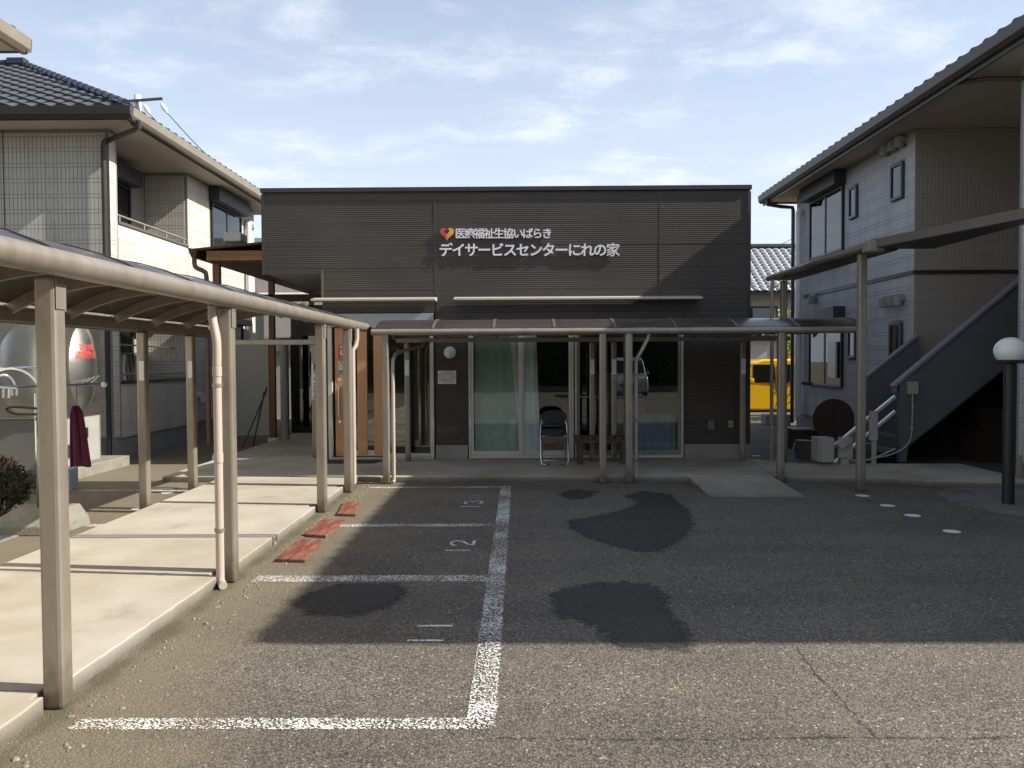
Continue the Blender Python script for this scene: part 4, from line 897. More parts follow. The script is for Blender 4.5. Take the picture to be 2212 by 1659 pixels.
# folding chair
ch = thing('folding_chair', (0.52, 12.05, ZW), 'folding chair with black oval back and chromed tube frame before the sliding window', 'chair')
cx, cy = 0.52, 12.08
def tubep(pts, r, name, m, par, n=10): return MB().tube([Vector(p) for p in pts], r, n).build(name, m, par, smooth=True, autos=True)
tubep([(cx-0.14, cy-0.23, ZW+0.012), (cx-0.19, cy-0.225, ZW+0.02), (cx-0.205, cy-0.20, ZW+0.08), (cx-0.205, cy+0.0, ZW+0.42), (cx-0.20, cy+0.07, ZW+0.58), (cx-0.16, cy+0.11, ZW+0.68), (cx, cy+0.13, ZW+0.72), (cx+0.16, cy+0.11, ZW+0.68), (cx+0.20, cy+0.07, ZW+0.58), (cx+0.205, cy+0.0, ZW+0.42), (cx+0.205, cy-0.20, ZW+0.08), (cx+0.19, cy-0.225, ZW+0.02), (cx+0.14, cy-0.23, ZW+0.012), (cx-0.14, cy-0.23, ZW+0.012)], 0.0115, 'front_frame', chrome, ch)
tubep([(cx-0.13, cy+0.23, ZW+0.012), (cx-0.175, cy+0.225, ZW+0.03), (cx-0.18, cy+0.2, ZW+0.08), (cx-0.18, cy-0.12, ZW+0.43), (cx+0.18, cy-0.12, ZW+0.43), (cx+0.18, cy+0.2, ZW+0.08), (cx+0.175, cy+0.225, ZW+0.03), (cx+0.13, cy+0.23, ZW+0.012), (cx-0.13, cy+0.23, ZW+0.012)], 0.011, 'rear_frame', chrome, ch)
MB().prism([(cx + 0.17*math.copysign(abs(math.cos(t))**0.7, math.cos(t)), cy - 0.0 + 0.18*math.copysign(abs(math.sin(t))**0.7, math.sin(t))) for t in [2*PI*i/24 for i in range(24)]], 'z', ZW+0.43, ZW+0.465).build('seat', black_plastic, ch, bevel=0.01)
bk = MB()
n = 24
pts = [(cx + 0.195*math.copysign(abs(math.cos(t))**0.8, math.cos(t)), 0.70 + ZW + 0.105*math.copysign(abs(math.sin(t))**0.9, math.sin(t))) for t in [2*PI*i/n for i in range(n)]]
bk.prism(pts, 'y', cy + 0.065, cy + 0.10); bk.build('backrest', black_plastic, ch, bevel=0.012)
for sx in (-1, 1): MB().tube([(cx + sx*0.12, cy - 0.245, ZW + 0.012), (cx + sx*0.09, cy - 0.245, ZW + 0.012)], 0.016, 8).build('rubber_foot', black_plastic, ch)

# bench
bn = thing('slatted_bench', (1.22, 12.1, ZW), 'low reddish brown slatted bench beside the folding chair', 'bench')
for i in range(8):
    x = 0.83 + i*0.1015; dxs = random.uniform(-0.008, 0.008)
    MB().beam((x + 0.04 + dxs, 11.93, ZW + 0.402), (x + 0.04 - dxs, 12.29, ZW + 0.402 + random.uniform(-0.004, 0.004)), 0.078, 0.03).build('slat', bench_mat, bn, bevel=0.003)
for y in (11.965, 12.225): MB().box(0.83, 1.64, y, y + 0.04, ZW + 0.32, ZW + 0.383).build('rail', bench_mat, bn, bevel=0.003)
for x in (0.87, 1.53):
    for y in (11.96, 12.21): MB().box(x, x + 0.08, y + 0.005, y + 0.055, ZW, ZW + 0.319).build('leg', bench_mat, bn, bevel=0.004)

# ================================================================== TILE-CLAD HOUSES
TW, TBIG, TSM, GAP = 0.067, 0.192, 0.060, 0.008
def tile_box(w, h, t=0.006):      # tile in local (u = x, depth = -y outwards, z)
    return MB().add([(0,0,0),(w,0,0),(w,0,h),(0,0,h),(0.001,-t,0.001),(w-0.001,-t,0.001),(w-0.001,-t,h-0.001),(0.001,-t,h-0.001)],
                    [(4,5,6,7),(0,1,5,4),(1,2,6,5),(2,3,7,6),(3,0,4,7)])
big_l = mesh_only(tile_box(TW - GAP, TBIG - GAP), 'tile', tile_m)
def clad(house, base, udir, width, z0, z1, ndir, openings, mat_, name='tile_cladding', single=None, panel=1.82):
    """joined raised tiles over a wall; the tiles inside single=(u0,u1,z0,z1) become parts of their own"""
    base, udir, ndir = Vector(base), Vector(udir), Vector(ndir); mb = MB(); count = 0
    z = z0
    while z + TBIG < z1:
        for h in (TBIG, TSM):
            if z + h > z1: break
            u = 0.0
            while u + TW <= width + 0.001:
                if abs((u + TW) % panel - 0) < TW * 0.5 and u > 0.2: du = 0.008
                else: du = 0
                cu, cz = u + TW/2, z + h/2
                if not any(a < cu < b and c < cz < d for a, b, c, d in openings):
                    if single and h == TBIG and count < 300 and single[0] < cu < single[1] and single[2] < cz < single[3]:
                        p = base + udir*(u + du/2) + Vector((0, 0, z)); count += 1
                        o = share('tile', big_l, house, p)
                        o.rotation_euler = (0, 0, math.atan2(udir.y, udir.x))
                    else:
                        t = 0.006; w = TW - GAP - du; a = base + udir*(u + du/2) + Vector((0, 0, z - base.z)); up = Vector((0, 0, h - GAP))
                        q = [a, a + udir*w, a + udir*w + up, a + up]
                        mb.add(q + [x + ndir*t for x in q], [(4,5,6,7),(0,1,5,4),(1,2,6,5),(2,3,7,6),(3,0,4,7)])
                u += TW
            z += h
    o = mb.build(name, mat_, house, stuff=True); return o

def roof_tile_mesh(w=0.30, l=0.33, amp=0.022, m=roof_m):
    n = 8; mb = MB(); top = []; prof = []
    for i in range(n + 1):
        s = i / n; prof.append((s*w, amp*math.sin(2*PI*s - 0.6)))
    vs = [(x, 0, z + 0.052) for x, z in prof] + [(x, l, z + 0.012) for x, z in prof] + [(x, 0, z + 0.008) for x, z in prof]
    fs = [(i, i+1, n+1+i+1, n+1+i) for i in range(n)] + [(i, 2*(n+1)+i, 2*(n+1)+i+1, i+1) for i in range(n)]
    mb.add(vs, fs); return mesh_only(mb, 'roof_tile', m)
rt_mesh = roof_tile_mesh()
for p in rt_mesh.polygons: p.use_smooth = False

def window_on_x(house, X, nx, y0, y1, z0, z1, box=True, curt=None, split=True, frame=frame_black, depth=0.05, gl=glass_dark):
    """window in a wall that faces nx (+1/-1) along X"""
    a, b = X + nx*0.001, X + nx*depth
    fr = MB().box(a, b, y0, y0 + 0.05, z0, z1).box(a, b, y1 - 0.05, y1, z0, z1).box(a, b, y0 + 0.051, y1 - 0.051, z0, z0 + 0.05).box(a, b, y0 + 0.051, y1 - 0.051, z1 - 0.05, z1)
    if split: fr.box(a, b - nx*0.01, (y0+y1)/2 - 0.03, (y0+y1)/2 + 0.03, z0 + 0.051, z1 - 0.051)
    w = fr.build('window', frame, house, bevel=0.003)
    MB().box(X + nx*0.022, X + nx*0.026, y0 + 0.051, y1 - 0.051, z0 + 0.051, z1 - 0.051).build('pane', glass_thin if curt else gl, w)
    if curt:
        MB().box(X + nx*0.004, X + nx*0.012, y0 + (y1-y0)*curt[0], y0 + (y1-y0)*curt[1], z0 + 0.052, z1 - 0.052).build('curtain_strip', curtain_c, w)
        MB().box(X + nx*0.001, X + nx*0.003, y0 + 0.052, y1 - 0.052, z0 + 0.052, z1 - 0.052).build('dark_room', frame_black, w)
    else: MB().box(X + nx*0.001, X + nx*0.003, y0 + 0.052, y1 - 0.052, z0 + 0.052, z1 - 0.052).build('dark_room', frame_black, w)
    if box:
        MB().box(X + nx*0.002, X + nx*0.24, y0 - 0.08, y1 + 0.08, z1 + 0.005, z1 + 0.30).build('shutter_box', shutter_m, w, bevel=0.008)
    return w

# ---------------- left house
LX, LY = -6.74, 13.2
lh = thing('tiled_house', (-9.5, 16.8, 0), 'two storey pale tiled house with balcony and hipped roof left of the dark building', 'house')
LYE = 20.4
mb = MB()
mb.box(-13, LX - 0.01, LY + 0.01, LY + 0.13, 0.35, 5.48)
mb.box(LX - 0.13, LX - 0.01, LY + 0.135, LY + 0.26, 0.35, 5.48)
mb.box(LX - 0.13, LX - 0.01, 16.3, LYE, 0.35, 5.48)
mb.box(-7.60, LX - 0.135, 16.302, 16.42, 0.35, 5.48)
mb.box(-7.74, -7.61, LY + 0.27, 16.3, 0.35, 5.48)
mb.box(-13, LX - 0.14, LYE - 0.13, LYE, 0.35, 5.48); mb.box(-13, -12.9, LY + 0.14, LYE - 0.14, 0.35, 5.48)
mb.build('wall', grout_m, lh)
MB().box(-13, LX - 0.02, LY + 0.03, LY + 0.12, 0, 0.348).box(LX - 0.12, LX - 0.03, LY + 0.125, LYE - 0.02, 0, 0.348).build('foundation', found_m, lh)
clad(lh, (-9.55, LY + 0.01, 0), (1,0,0), 9.55 + LX - 0.015, 0.40, 5.46, (0,-1,0), [], tile_m, single=(0.85, 2.75, 2.62, 5.46), panel=1.78)
clad(lh, (LX - 0.01, LY + 0.005, 0), (0,1,0), 0.25, 0.40, 5.46, (1,0,0), [], tile_m)
clad(lh, (LX - 0.01, 16.305, 0), (0,1,0), LYE - 16.31, 0.40, 5.46, (1,0,0), [(1.15, 3.15, 4.0, 5.50), (1.15, 3.15, 1.2, 2.9)], tile_m)
clad(lh, (-7.60, 16.30, 0), (1,0,0), 0.84, 0.40, 5.46, (0,-1,0), [], tile_m)
for xx in (-8.5,): MB().box(xx - 0.005, xx + 0.005, LY - 0.004, LY + 0.003, 0.36, 5.47).build('panel_joint', ink, lh)
window_on_x(lh, -7.60, 1, 13.75, 15.6, 3.02, 5.05, True, (0.1, 0.55))
window_on_x(lh, -7.60, 1, 13.75, 15.6, 0.45, 2.35, True, (0.1, 0.45))
window_on_x(lh, LX, 1, 17.5, 19.35, 4.05, 5.15, True, (0.45, 0.8))
window_on_x(lh, LX, 1, 17.5, 19.35, 1.25, 2.5, True, (0.2, 0.5))
# balcony floors and parapets
MB().box(-7.6, LX - 0.14, LY + 0.26, 16.3, 2.78, 2.9).build('balcony_floor', soffit_m, lh)
def parapet(z0, z1, m, cap):
    p = MB().box(LX - 0.10, LX - 0.012, LY + 0.265, 16.295, z0, z1).build('balcony_parapet', m, lh)
    clad(lh, (LX - 0.012, LY + 0.27, 0), (0,1,0), 3.02, z0 + 0.02, z1 - 0.01, (1,0,0), [], m, name='parapet_cladding')
    MB().box(LX - 0.13, LX + 0.015, LY + 0.262, 16.298, z1, z1 + 0.05).build('parapet_cap', cap, p, bevel=0.004)
    rl = MB().tube([(LX - 0.05, LY + 0.27, z1 + 0.16), (LX - 0.05, 16.29, z1 + 0.16)], 0.018, 10)
    for y in (13.6, 14.5, 15.4, 16.2): rl.tube([(LX - 0.05, y, z1 + 0.05), (LX - 0.05, y, z1 + 0.16)], 0.012, 8)
    rl.build('handrail', steel_dull, p)
parapet(2.75, 3.98, tile_m, tan_metal)
parapet(0.36, 1.28, tile_m, dark_metal)
# eaves: soffit, fascia, gutter
EX, EY, EZ, EYB = -6.14, 12.6, 5.50, 21.0
MB().box(-13.6, EX, EY, EYB, EZ - 0.01, EZ + 0.02).build('soffit', soffit_m, lh)
fz0, fz1 = EZ + 0.02, EZ + 0.14
MB().box(-13.6, EX - 0.01, EY + 0.005, EY + 0.03, EZ - 0.04, fz1).box(EX - 0.03, EX - 0.006, EY + 0.031, EYB, EZ - 0.04, fz1).build('fascia', tan_metal, lh)
MB().prism([(EY, fz1 + 0.01), (EY - 0.11, fz1 + 0.01), (EY - 0.10, EZ + 0.02), (EY - 0.06, EZ - 0.03), (EY, EZ - 0.03)], 'x', -13.6, EX + 0.10).build('front_gutter', mat('front_gutter_shaded', (0.055, 0.047, 0.04), 0.4, 0.2), lh, bevel=0.006)  # darker copy of the gutter colour, shade put in for the front
MB().prism([(EX, fz1 + 0.01), (EX + 0.11, fz1 + 0.01), (EX + 0.10, EZ + 0.02), (EX + 0.06, EZ - 0.03), (EX, EZ - 0.03)], 'y', EY + 0.002, EYB).build('side_gutter', mat('side_gutter_sunlit', (0.22, 0.19, 0.145), 0.45, 0.15), lh, bevel=0.006)  # lighter copy of the gutter colour, sunlight put in for this side
MB().box(EX - 0.045, EX - 0.031, EY + 0.2, EYB, EZ - 0.06, EZ - 0.011).build('soffit_vent', ink, lh)
MB().tube([(-5.99, 12.66, 5.46), (-6.0, 12.68, 5.36), (-6.12, 12.75, 5.33), (-6.72, LY - 0.03, 5.30), (-6.78, LY - 0.07, 5.26), (-6.80, LY - 0.07, 5.2), (-6.80, LY - 0.07, 0.1)], 0.042, 12).build('downpipe', dark_pipe, lh, smooth=True, autos=True)
# hipped roof: base and tiles
S = 0.52; AN = math.atan(S); RZ = 5.66; HD = 4.2
e0, e1, e2, e3 = (-13.6, EY - 0.02, RZ), (EX + 0.02, EY - 0.02, RZ), (EX + 0.02, EYB, RZ), (-13.6, EYB, RZ)
r0, r1 = (-13.6, EY + HD, RZ + S*HD), (EX - HD, EY + HD, RZ + S*HD)
MB().add([e0, e1, e2, e3, r0, r1], [(0,1,5,4), (1,2,5), (2,3,4,5), (0,3,2,1), (0,4,3)]).build('roof', ridge_m, lh)
row = 0
while True:
    s = row * 0.28 * math.cos(AN)
    if s > HD - 0.15: break
    nx = 24
    for i in range(nx):
        x = EX - 0.30*(i + 1) + 0.10
        if x > EX - s - 0.20: continue
        if x < -0.65*(EY + s) - 1.4: break
        o = share('roof_tile', rt_mesh, lh, (x, EY - 0.06 + s, RZ - 0.03 + s*S)); o.rotation_euler = (AN, 0, 0)
    row += 1
for i in range(28):       # eave course on the right-hand slope: only its edge shows
    o = share('roof_tile', rt_mesh, lh, (EX + 0.06, EY + 0.3*(i), RZ - 0.03)); o.rotation_euler = (0, 0, PI/2); o.rotation_mode = 'XYZ'
    o.matrix_local = Matrix.Translation(Vector((EX + 0.06, EY + 0.3*i, RZ - 0.035)) - Vector(lh['_org'])) @ Matrix.Rotation(PI/2, 4, 'Z') @ Matrix.Rotation(AN, 4, 'X')
def cap_line(parent, p, q, r, m, name='ridge_cap', step=0.32):
    p, q = Vector(p), Vector(q); n = max(1, int((q - p).length / step)); 
    for i in range(n):
        a, b = p.lerp(q, i/n), p.lerp(q, (i + 1.06)/n)
        MB().tube([a, b], r, 8, radii=[r*1.1, r*0.9]).build(name, m, parent)
cap_line(lh, (EX + 0.0, EY - 0.04, RZ + 0.03), (EX - HD, EY + HD, RZ + S*HD + 0.05), 0.07, ridge_m)
cap_line(lh, (EX - HD, EY + HD, RZ + S*HD + 0.05), (-13.0, EY + HD, RZ + S*HD + 0.03), 0.09, ridge_m)
MB().box(-10.65, -10.28, EY + HD - 0.1, EY + HD + 0.1, RZ + S*HD + 0.02, RZ + S*HD + 0.16).build('ridge_end', ridge_m, lh, bevel=0.02)
# white duct pipe and hooded vents on the side wall
MB().tube([(LX + 0.03, 19.9, 4.98), (LX + 0.10, 19.9, 5.08), (LX + 0.10, 19.75, 5.1), (LX + 0.10, 19.65, 5.02), (LX + 0.10, 19.65, 0.4)], 0.07, 14).build('duct_pipe', pvc_white, lh, smooth=True, autos=True)
def vent(house, X, nx, y, z, r=0.075, m=soffit_m):
    mb = MB().tube([(X, y, z + 0.03), (X + nx*0.10, y, z + 0.03)], r, 14)
    mb.tube([(X + nx*0.10, y, z + 0.06), (X + nx*0.10, y, z - 0.10)], r, 14); mb.build('hooded_vent', m, house, smooth=True, autos=True)
vent(lh, LX, 1, 17.3, 3.05); vent(lh, LX, 1, 16.7, 0.9)
MB().box(LX + 0.001, LX + 0.22, 14.05, 14.6, 2.62, 2.76).build('wall_lamp_box', pvc_white, lh, bevel=0.01)

# laundry inside the ground-floor recess of the left house
lp = thing('laundry_pole', (-6.95, 14.6, 1.9), 'laundry pole with green peg hanger and brown towels in the left house recess', 'laundry pole')
MB().tube([(-6.95, 13.5, 1.96), (-6.95, 16.1, 1.93)], 0.016, 10).build('pole', chrome, lp)
MB().box(-7.12, -6.78, 14.1, 14.7, 1.80, 1.815).build('peg_frame', green_pl, lp)
for i in range(7):
    y = 13.62 + i*0.13; ln = 0.55 + 0.1*random.random()
    vs = []; 
    for j in range(6):
        for s in (0, 1): vs.append((-6.98 + 0.02*math.sin(j + i), y + 0.11*s, 1.78 - ln*j/5))
    MB().add(vs, [(2*j, 2*j+1, 2*j+3, 2*j+2) for j in range(5)]).build('towel', towel_m if i % 3 else curtain_c, lp)

# ---------------- near left house (only its eave corner shows)
nh = thing('near_left_house', (-9.5, 4, 0), 'eave corner of a nearer house at the top left edge of the photo', 'house')
MB().box(-13, LX, -6, 9.35, 0.0, 5.48).build('wall', tile_m, nh)
MB().box(-13.6, EX, -6.6, 9.9, EZ - 0.01, EZ + 0.02).build('soffit', soffit_m, nh)
MB().prism([(EX, fz1 + 0.02), (EX + 0.12, fz1 + 0.02), (EX + 0.11, EZ + 0.02), (EX + 0.06, EZ - 0.04), (EX, EZ - 0.04)], 'y', -6.6, 9.95).build('gutter', MATS['side_gutter_sunlit'], nh, bevel=0.006)
MB().prism([(9.9, fz1 + 0.02), (10.0, fz1 + 0.02), (9.98, EZ + 0.0), (9.9, EZ - 0.04)], 'x', -13.6, EX + 0.1).build('end_gutter', tan_metal, nh)
MB().add([(-13.6, -6.6, RZ), (EX, -6.6, RZ), (EX, 9.9, RZ), (-13.6, 9.9, RZ), (-9.8, -2.8, RZ + 1.9), (-9.8, 6.1, RZ + 1.9)], [(0,1,4), (1,2,5,4), (2,3,5), (3,0,4,5), (0,3,2,1)]).build('roof', ridge_m, nh)
for i in range(14):
    o = share('roof_tile', rt_mesh, nh, (EX, 9.5 - 0.3*i, RZ))
    o.matrix_local = Matrix.Translation(Vector((EX + 0.06, 9.55 - 0.3*i, RZ - 0.035)) - Vector(nh['_org'])) @ Matrix.Rotation(PI/2, 4, 'Z') @ Matrix.Rotation(AN, 4, 'X')

# ---------------- right house
RX = 6.62
rh = thing('right_house', (9.5, 12, 0), 'two storey blue grey tiled house with outside stair and deep eaves at the right', 'house')
RYE = 19.2
mb = MB()
mb.box(RX + 0.01, RX + 0.14, 13.5 + 0.01, RYE, 0.32, 5.48)
mb.box(RX + 0.145, 8.6, 13.51, 13.63, 0.32, 5.48)
mb.box(8.61, 8.73, 10.7, 13.63, 0.0, 5.48)
mb.box(RX + 0.01, 8.6, 10.58, 10.70, 0.0, 5.48)
mb.box(RX + 0.01, RX + 0.14, 4.4, 10.57, 0.32, 5.48)
mb.box(RX + 0.145, 13, RYE - 0.12, RYE, 0.0, 5.48); mb.box(RX + 0.145, 13, 4.4, 4.52, 0.0, 5.48); mb.box(12.9, 13, 4.53, RYE - 0.13, 0, 5.48)
mb.build('wall', grout_m, rh)
MB().box(RX + 0.02, RX + 0.12, 13.52, RYE - 0.01, 0, 0.318).box(RX + 0.02, RX + 0.12, 4.42, 10.56, 0, 0.318).build('foundation', found_m, rh)
opn = [(16.4-13.51, 18.3-13.51, 3.80, 5.50), (16.4-13.51, 18.3-13.51, 1.0, 2.72), (15.72-13.51, 16.12-13.51, 4.38, 5.06), (13.84-13.51, 14.34-13.51, 4.38, 5.06), (15.72-13.51, 16.12-13.51, 1.62, 2.25), (13.84-13.51, 14.34-13.51, 1.62, 2.3)]
clad(rh, (RX + 0.01, 13.51, 0), (0,1,0), RYE - 13.52, 0.36, 5.46, (-1,0,0), opn, tile_r)
clad(rh, (RX + 0.01, 8.9, 0), (0,1,0), 1.78, 0.36, 5.46, (-1,0,0), [], tile_r)
clad(rh, (RX + 0.015, 13.51, 0), (1,0,0), 1.95, 0.36, 5.46, (0,-1,0), [], mat('stairwell_tile', (0.30, 0.27, 0.235), 0.8, var=0.09, vscale=30), name='stairwell_cladding')
MB().box(RX - 0.015, RX + 0.012, 13.49, RYE, 3.06, 3.12).box(RX + 0.013, 8.6, 13.47, 13.505, 3.06, 3.12).build('belt_course', dark_metal, rh)
window_on_x(rh, RX, -1, 16.4, 18.25, 3.86, 5.18, True, (0.02, 0.45))
window_on_x(rh, RX, -1, 16.4, 18.25, 1.06, 2.42, True, None)
MB().box(RX - 0.10, RX - 0.06, 16.55, 16.95, 1.25, 2.0).build('open_sash', frame_white, rh)
for (a, b, c, d) in ((15.74, 16.10, 4.42, 5.04), (13.87, 14.31, 4.42, 5.04), (15.74, 16.10, 1.66, 2.22), (13.87, 14.31, 1.66, 2.28)):
    window_on_x(rh, RX, -1, a, b, c, d, False, None, False, frame=mat('blue_grey_frame', (0.055, 0.065, 0.08), 0.4))
for y in (13.85, 14.12, 14.40): vent(rh, RX, -1, y, 5.36, 0.085, mat('vent_paint', (0.25, 0.24, 0.22), 0.6)); vent(rh, RX, -1, y, 2.66, 0.075, MATS['vent_paint'])
vent(rh, RX, -1, 17.9, 2.98, 0.085, MATS['vent_paint'])
MB().box(RX - 0.2, RX - 0.002, 16.2, 18.3, 3.66, 3.80).build('window_ledge', mat('blue_grey_ledge', (0.10, 0.12, 0.15), 0.5), rh, bevel=0.01)
E2X = 6.0
MB().box(E2X, 13.6, 3.8, 19.8, EZ - 0.01, EZ + 0.02).build('soffit', soffit_m, rh)
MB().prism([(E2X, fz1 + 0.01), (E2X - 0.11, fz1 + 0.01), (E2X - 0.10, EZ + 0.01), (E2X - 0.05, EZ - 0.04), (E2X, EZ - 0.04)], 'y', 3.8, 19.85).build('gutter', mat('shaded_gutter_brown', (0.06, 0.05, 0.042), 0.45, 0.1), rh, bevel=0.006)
MB().box(E2X + 0.001, E2X + 0.03, 3.8, 19.8, EZ - 0.1, fz1).box(E2X + 0.031, 13.6, 19.77, 19.8, EZ - 0.05, fz1).box(E2X + 0.031, 13.6, 3.8, 3.83, EZ - 0.05, fz1).build('fascia', dark_metal, rh)
MB().add([(E2X - 0.02, 3.8, RZ), (13.6, 3.8, RZ), (13.6, 19.8, RZ), (E2X - 0.02, 19.8, RZ), (9.8, 7.6, RZ + 1.97), (9.8, 16.0, RZ + 1.97)], [(0,1,4), (1,2,5,4), (2,3,5), (3,0,4,5), (0,3,2,1)]).build('roof', ridge_m, rh)
for i in range(53):
    o = share('roof_tile', rt_mesh, rh, (E2X, 4 + 0.3*i, RZ))
    o.matrix_local = Matrix.Translation(Vector((E2X - 0.05, 4.1 + 0.3*i, RZ - 0.035)) - Vector(rh['_org'])) @ Matrix.Rotation(-PI/2, 4, 'Z') @ Matrix.Rotation(AN, 4, 'X')
MB().tube([(E2X - 0.05, 19.3, 5.45), (E2X - 0.03, 19.3, 5.34), (6.3, 19.33, 5.3), (RX - 0.05, 19.35, 5.28), (RX - 0.03, 19.35, 5.2), (RX - 0.03, 19.35, 0.1)], 0.045, 10).build('downpipe', dark_pipe, rh, smooth=True, autos=True)
MB().tube([(RX - 0.02, 18.75, 5.0), (RX - 0.10, 18.75, 5.08), (RX - 0.12, 18.7, 5.0), (RX - 0.12, 18.7, 0.3)], 0.075, 12).build('duct_pipe', pvc_white, rh, smooth=True, autos=True)
MB().tube([(RX - 0.05, 10.3, 2.9), (RX - 0.12, 10.25, 2.85), (RX - 0.14, 10.2, 2.7), (RX - 0.14, 10.2, 0.3)], 0.05, 12).build('duct_pipe', pvc_white, rh, smooth=True, autos=True)
MB().tube([(E2X + 0.02, 11.2, 5.44), (6.3, 10.9, 5.40), (RX - 0.02, 10.62, 5.30)], 0.03, 8).build('gutter_strap', dark_pipe, rh)
MB().box(RX - 0.16, RX - 0.001, 9.9, 10.3, 0.30, 0.62).build('meter_box', mat('cream_meter_box', (0.36, 0.36, 0.30), 0.5), rh, bevel=0.01)

# outside stair with parapets
stx = thing('outside_stair', (6.4, 12.7, 0), 'dark outside stair with solid sloping parapets climbing into the right house', 'stair')
ZB = 0.0
fy = 12.2
P = lambda u, v: (at_y(u, v, fy).x, at_y(u, v, fy).z)
pf = [P(1943, 998), P(1943, 826), P(1965, 808), P(2192, 615), (8.5, 3.75), (8.5, 2.37), P(2164, 801), P(1962, 962), P(1958, 998)]
MB().prism(pf, 'y', fy, fy + 0.10).build('front_parapet', stair_m, stx)
def capstrip(u0, v0, u1, v1, Y, w, name, over=0.03):
    a, b = at_y(u0, v0, Y), at_y(u1, v1, Y); d = (b - a); MB().beam(a + Vector((0, w/2 - over, 0)), b + Vector((0, w/2 - over, 0)), w, 0.05).build(name, cap_m, stx, bevel=0.01)
capstrip(1930, 836, 2250, 567, fy, 0.16, 'front_cap')
MB().beam(at_y(1931, 836, fy + 0.05), at_y(1931, 850, fy + 0.05), 0.12, 0.05).build('cap_nose', cap_m, stx, bevel=0.01)
q0, q1 = at_y(1867, 822, 13.3), at_y(1985, 727, 13.3)
MB().prism([(q0.x, 0.0), (q0.x, q0.z), (q1.x, q1.z), (q1.x, 0.9), (q0.x + 0.35, 0.0)], 'y', 13.3, 13.38).build('rear_parapet', stair_m, stx)
MB().beam(q0 + Vector((0, 0.04, 0.02)), q1 + Vector((0, 0.04, 0.02)), 0.13, 0.05).build('rear_cap', cap_m, stx, bevel=0.01)
for i in range(-1, 11):
    x0 = 5.76 + i*0.24; z0 = 0.19*(i + 1) + 0.26
    MB().box(x0, x0 + 0.27, fy + 0.102, 13.298, z0 - 0.06 + ZB, z0 + ZB).box(x0 + 0.25, x0 + 0.268, fy + 0.103, 13.297, z0 + ZB + 0.001, z0 + 0.129 + ZB).build('tread', stair_m, stx, bevel=0.004)
MB().prism([(5.96, 0.36), (8.45, 2.36), (8.45, 2.28), (5.96, 0.27)], 'y', fy + 0.101, 13.297).build('stair_underside', stair_m, stx)
eb = at_y(1968, 838, fy)
MB().prism([(6.2, 0.0), (6.2, 0.35), (8.55, 2.2), (8.55, 0.0)], 'y', 13.38, 13.44).build('shade_panel', mat('under_stair_shade', (0.014, 0.013, 0.013), 0.9), stx)  # dark panel added so the space under the stair goes black
bxe = MB().box(eb.x - 0.07, eb.x + 0.07, fy - 0.09, fy - 0.002, eb.z - 0.095, eb.z + 0.095).build('junction_box', mat('beige_junction_box', (0.30, 0.31, 0.27), 0.5), stx, bevel=0.008)
def w3(lst, Y): return [at_y(u, v, Y) for u, v in lst]
def smooth_pts(pts, n=40):
    pts = [Vector(p) for p in pts]; out = []
    for i in range(n + 1):
        t = i / n * (len(pts) - 1); j = min(int(t), len(pts) - 2); f = t - j
        Q = [pts[max(0, j-1)], pts[j], pts[j+1], pts[min(len(pts)-1, j+2)]]
        out.append(0.5 * ((2*Q[1]) + (-Q[0]+Q[2])*f + (2*Q[0]-5*Q[1]+4*Q[2]-Q[3])*f*f + (-Q[0]+3*Q[1]-3*Q[2]+Q[3])*f**3))
    return out
MB().tube(smooth_pts(w3([(1971, 852), (1971, 880), (1970, 920), (1966, 950), (1952, 968), (1930, 980), (1900, 988), (1860, 996), (1830, 998)], fy - 0.04)), 0.012, 8).build('cable', cable_m, stx, smooth=True)
for (u, v) in ((1970, 880), (1969, 925)): c = at_y(u, v, fy - 0.02); MB().box(c.x - 0.02, c.x + 0.02, c.y - 0.04, c.y + 0.018, c.z - 0.01, c.z + 0.01).build('cable_clip', cable_m, stx)

# stair lift
sl = thing('stair_lift', (5.4, 11.8, ZW), 'folded stair lift with two silver rails and white brackets at the stair foot', 'stair lift')
yl = 11.8
a, b = at_y(1797, 968, yl), at_y(1934, 856, yl); MB().beam(a, b, 0.05, 0.05).build('rail', rail_metal, sl, bevel=0.008)
MB().beam(a + (a-b).normalized()*0.001, a + (a-b).normalized()*0.08, 0.06, 0.075).build('rail_end', mat('dark_rail_end', (0.03, 0.03, 0.035), 0.5), sl, bevel=0.005)
a2, b2 = at_y(1801, 1001, yl), at_y(1934, 888, yl); MB().beam(a2, b2, 0.045, 0.045).build('rail', rail_metal, sl, bevel=0.008)
wmat = mat('warm_white_bracket', (0.31, 0.31, 0.285), 0.5, var=0.05)
def bxp(u0, u1, v0, v1, y0, y1, name, m, par, bev=0.006):
    p, q = at_y(u0, v1, y0), at_y(u1, v0, y0); return MB().box(p.x, q.x, y0, y1, p.z, q.z).build(name, m, par, bevel=bev)
bxp(1880, 1897, 888, 952, yl - 0.10, yl - 0.035, 'bracket', wmat, sl); bxp(1884, 1894, 953, 1003, yl - 0.09, yl - 0.045, 'leg', wmat, sl)
bxp(1813, 1843, 944, 990, yl - 0.10, yl - 0.035, 'bracket', wmat, sl); bxp(1818, 1834, 991, 1006, yl - 0.09, yl - 0.045, 'leg', wmat, sl)
c = at_y(1822, 956, yl - 0.14); MB().beam(c - Vector((0.075, 0, 0.055)), c + Vector((0.075, 0, 0.055)), 0.07, 0.12).build('carriage', wmat, sl, bevel=0.01)
bxp(1774, 1803, 946, 999, yl - 0.05, yl + 0.25, 'control_cabinet', wmat, sl, 0.01)
bxp(1768, 1773, 946, 998, yl - 0.05, yl + 0.25, 'cabinet_side', wmat, sl)
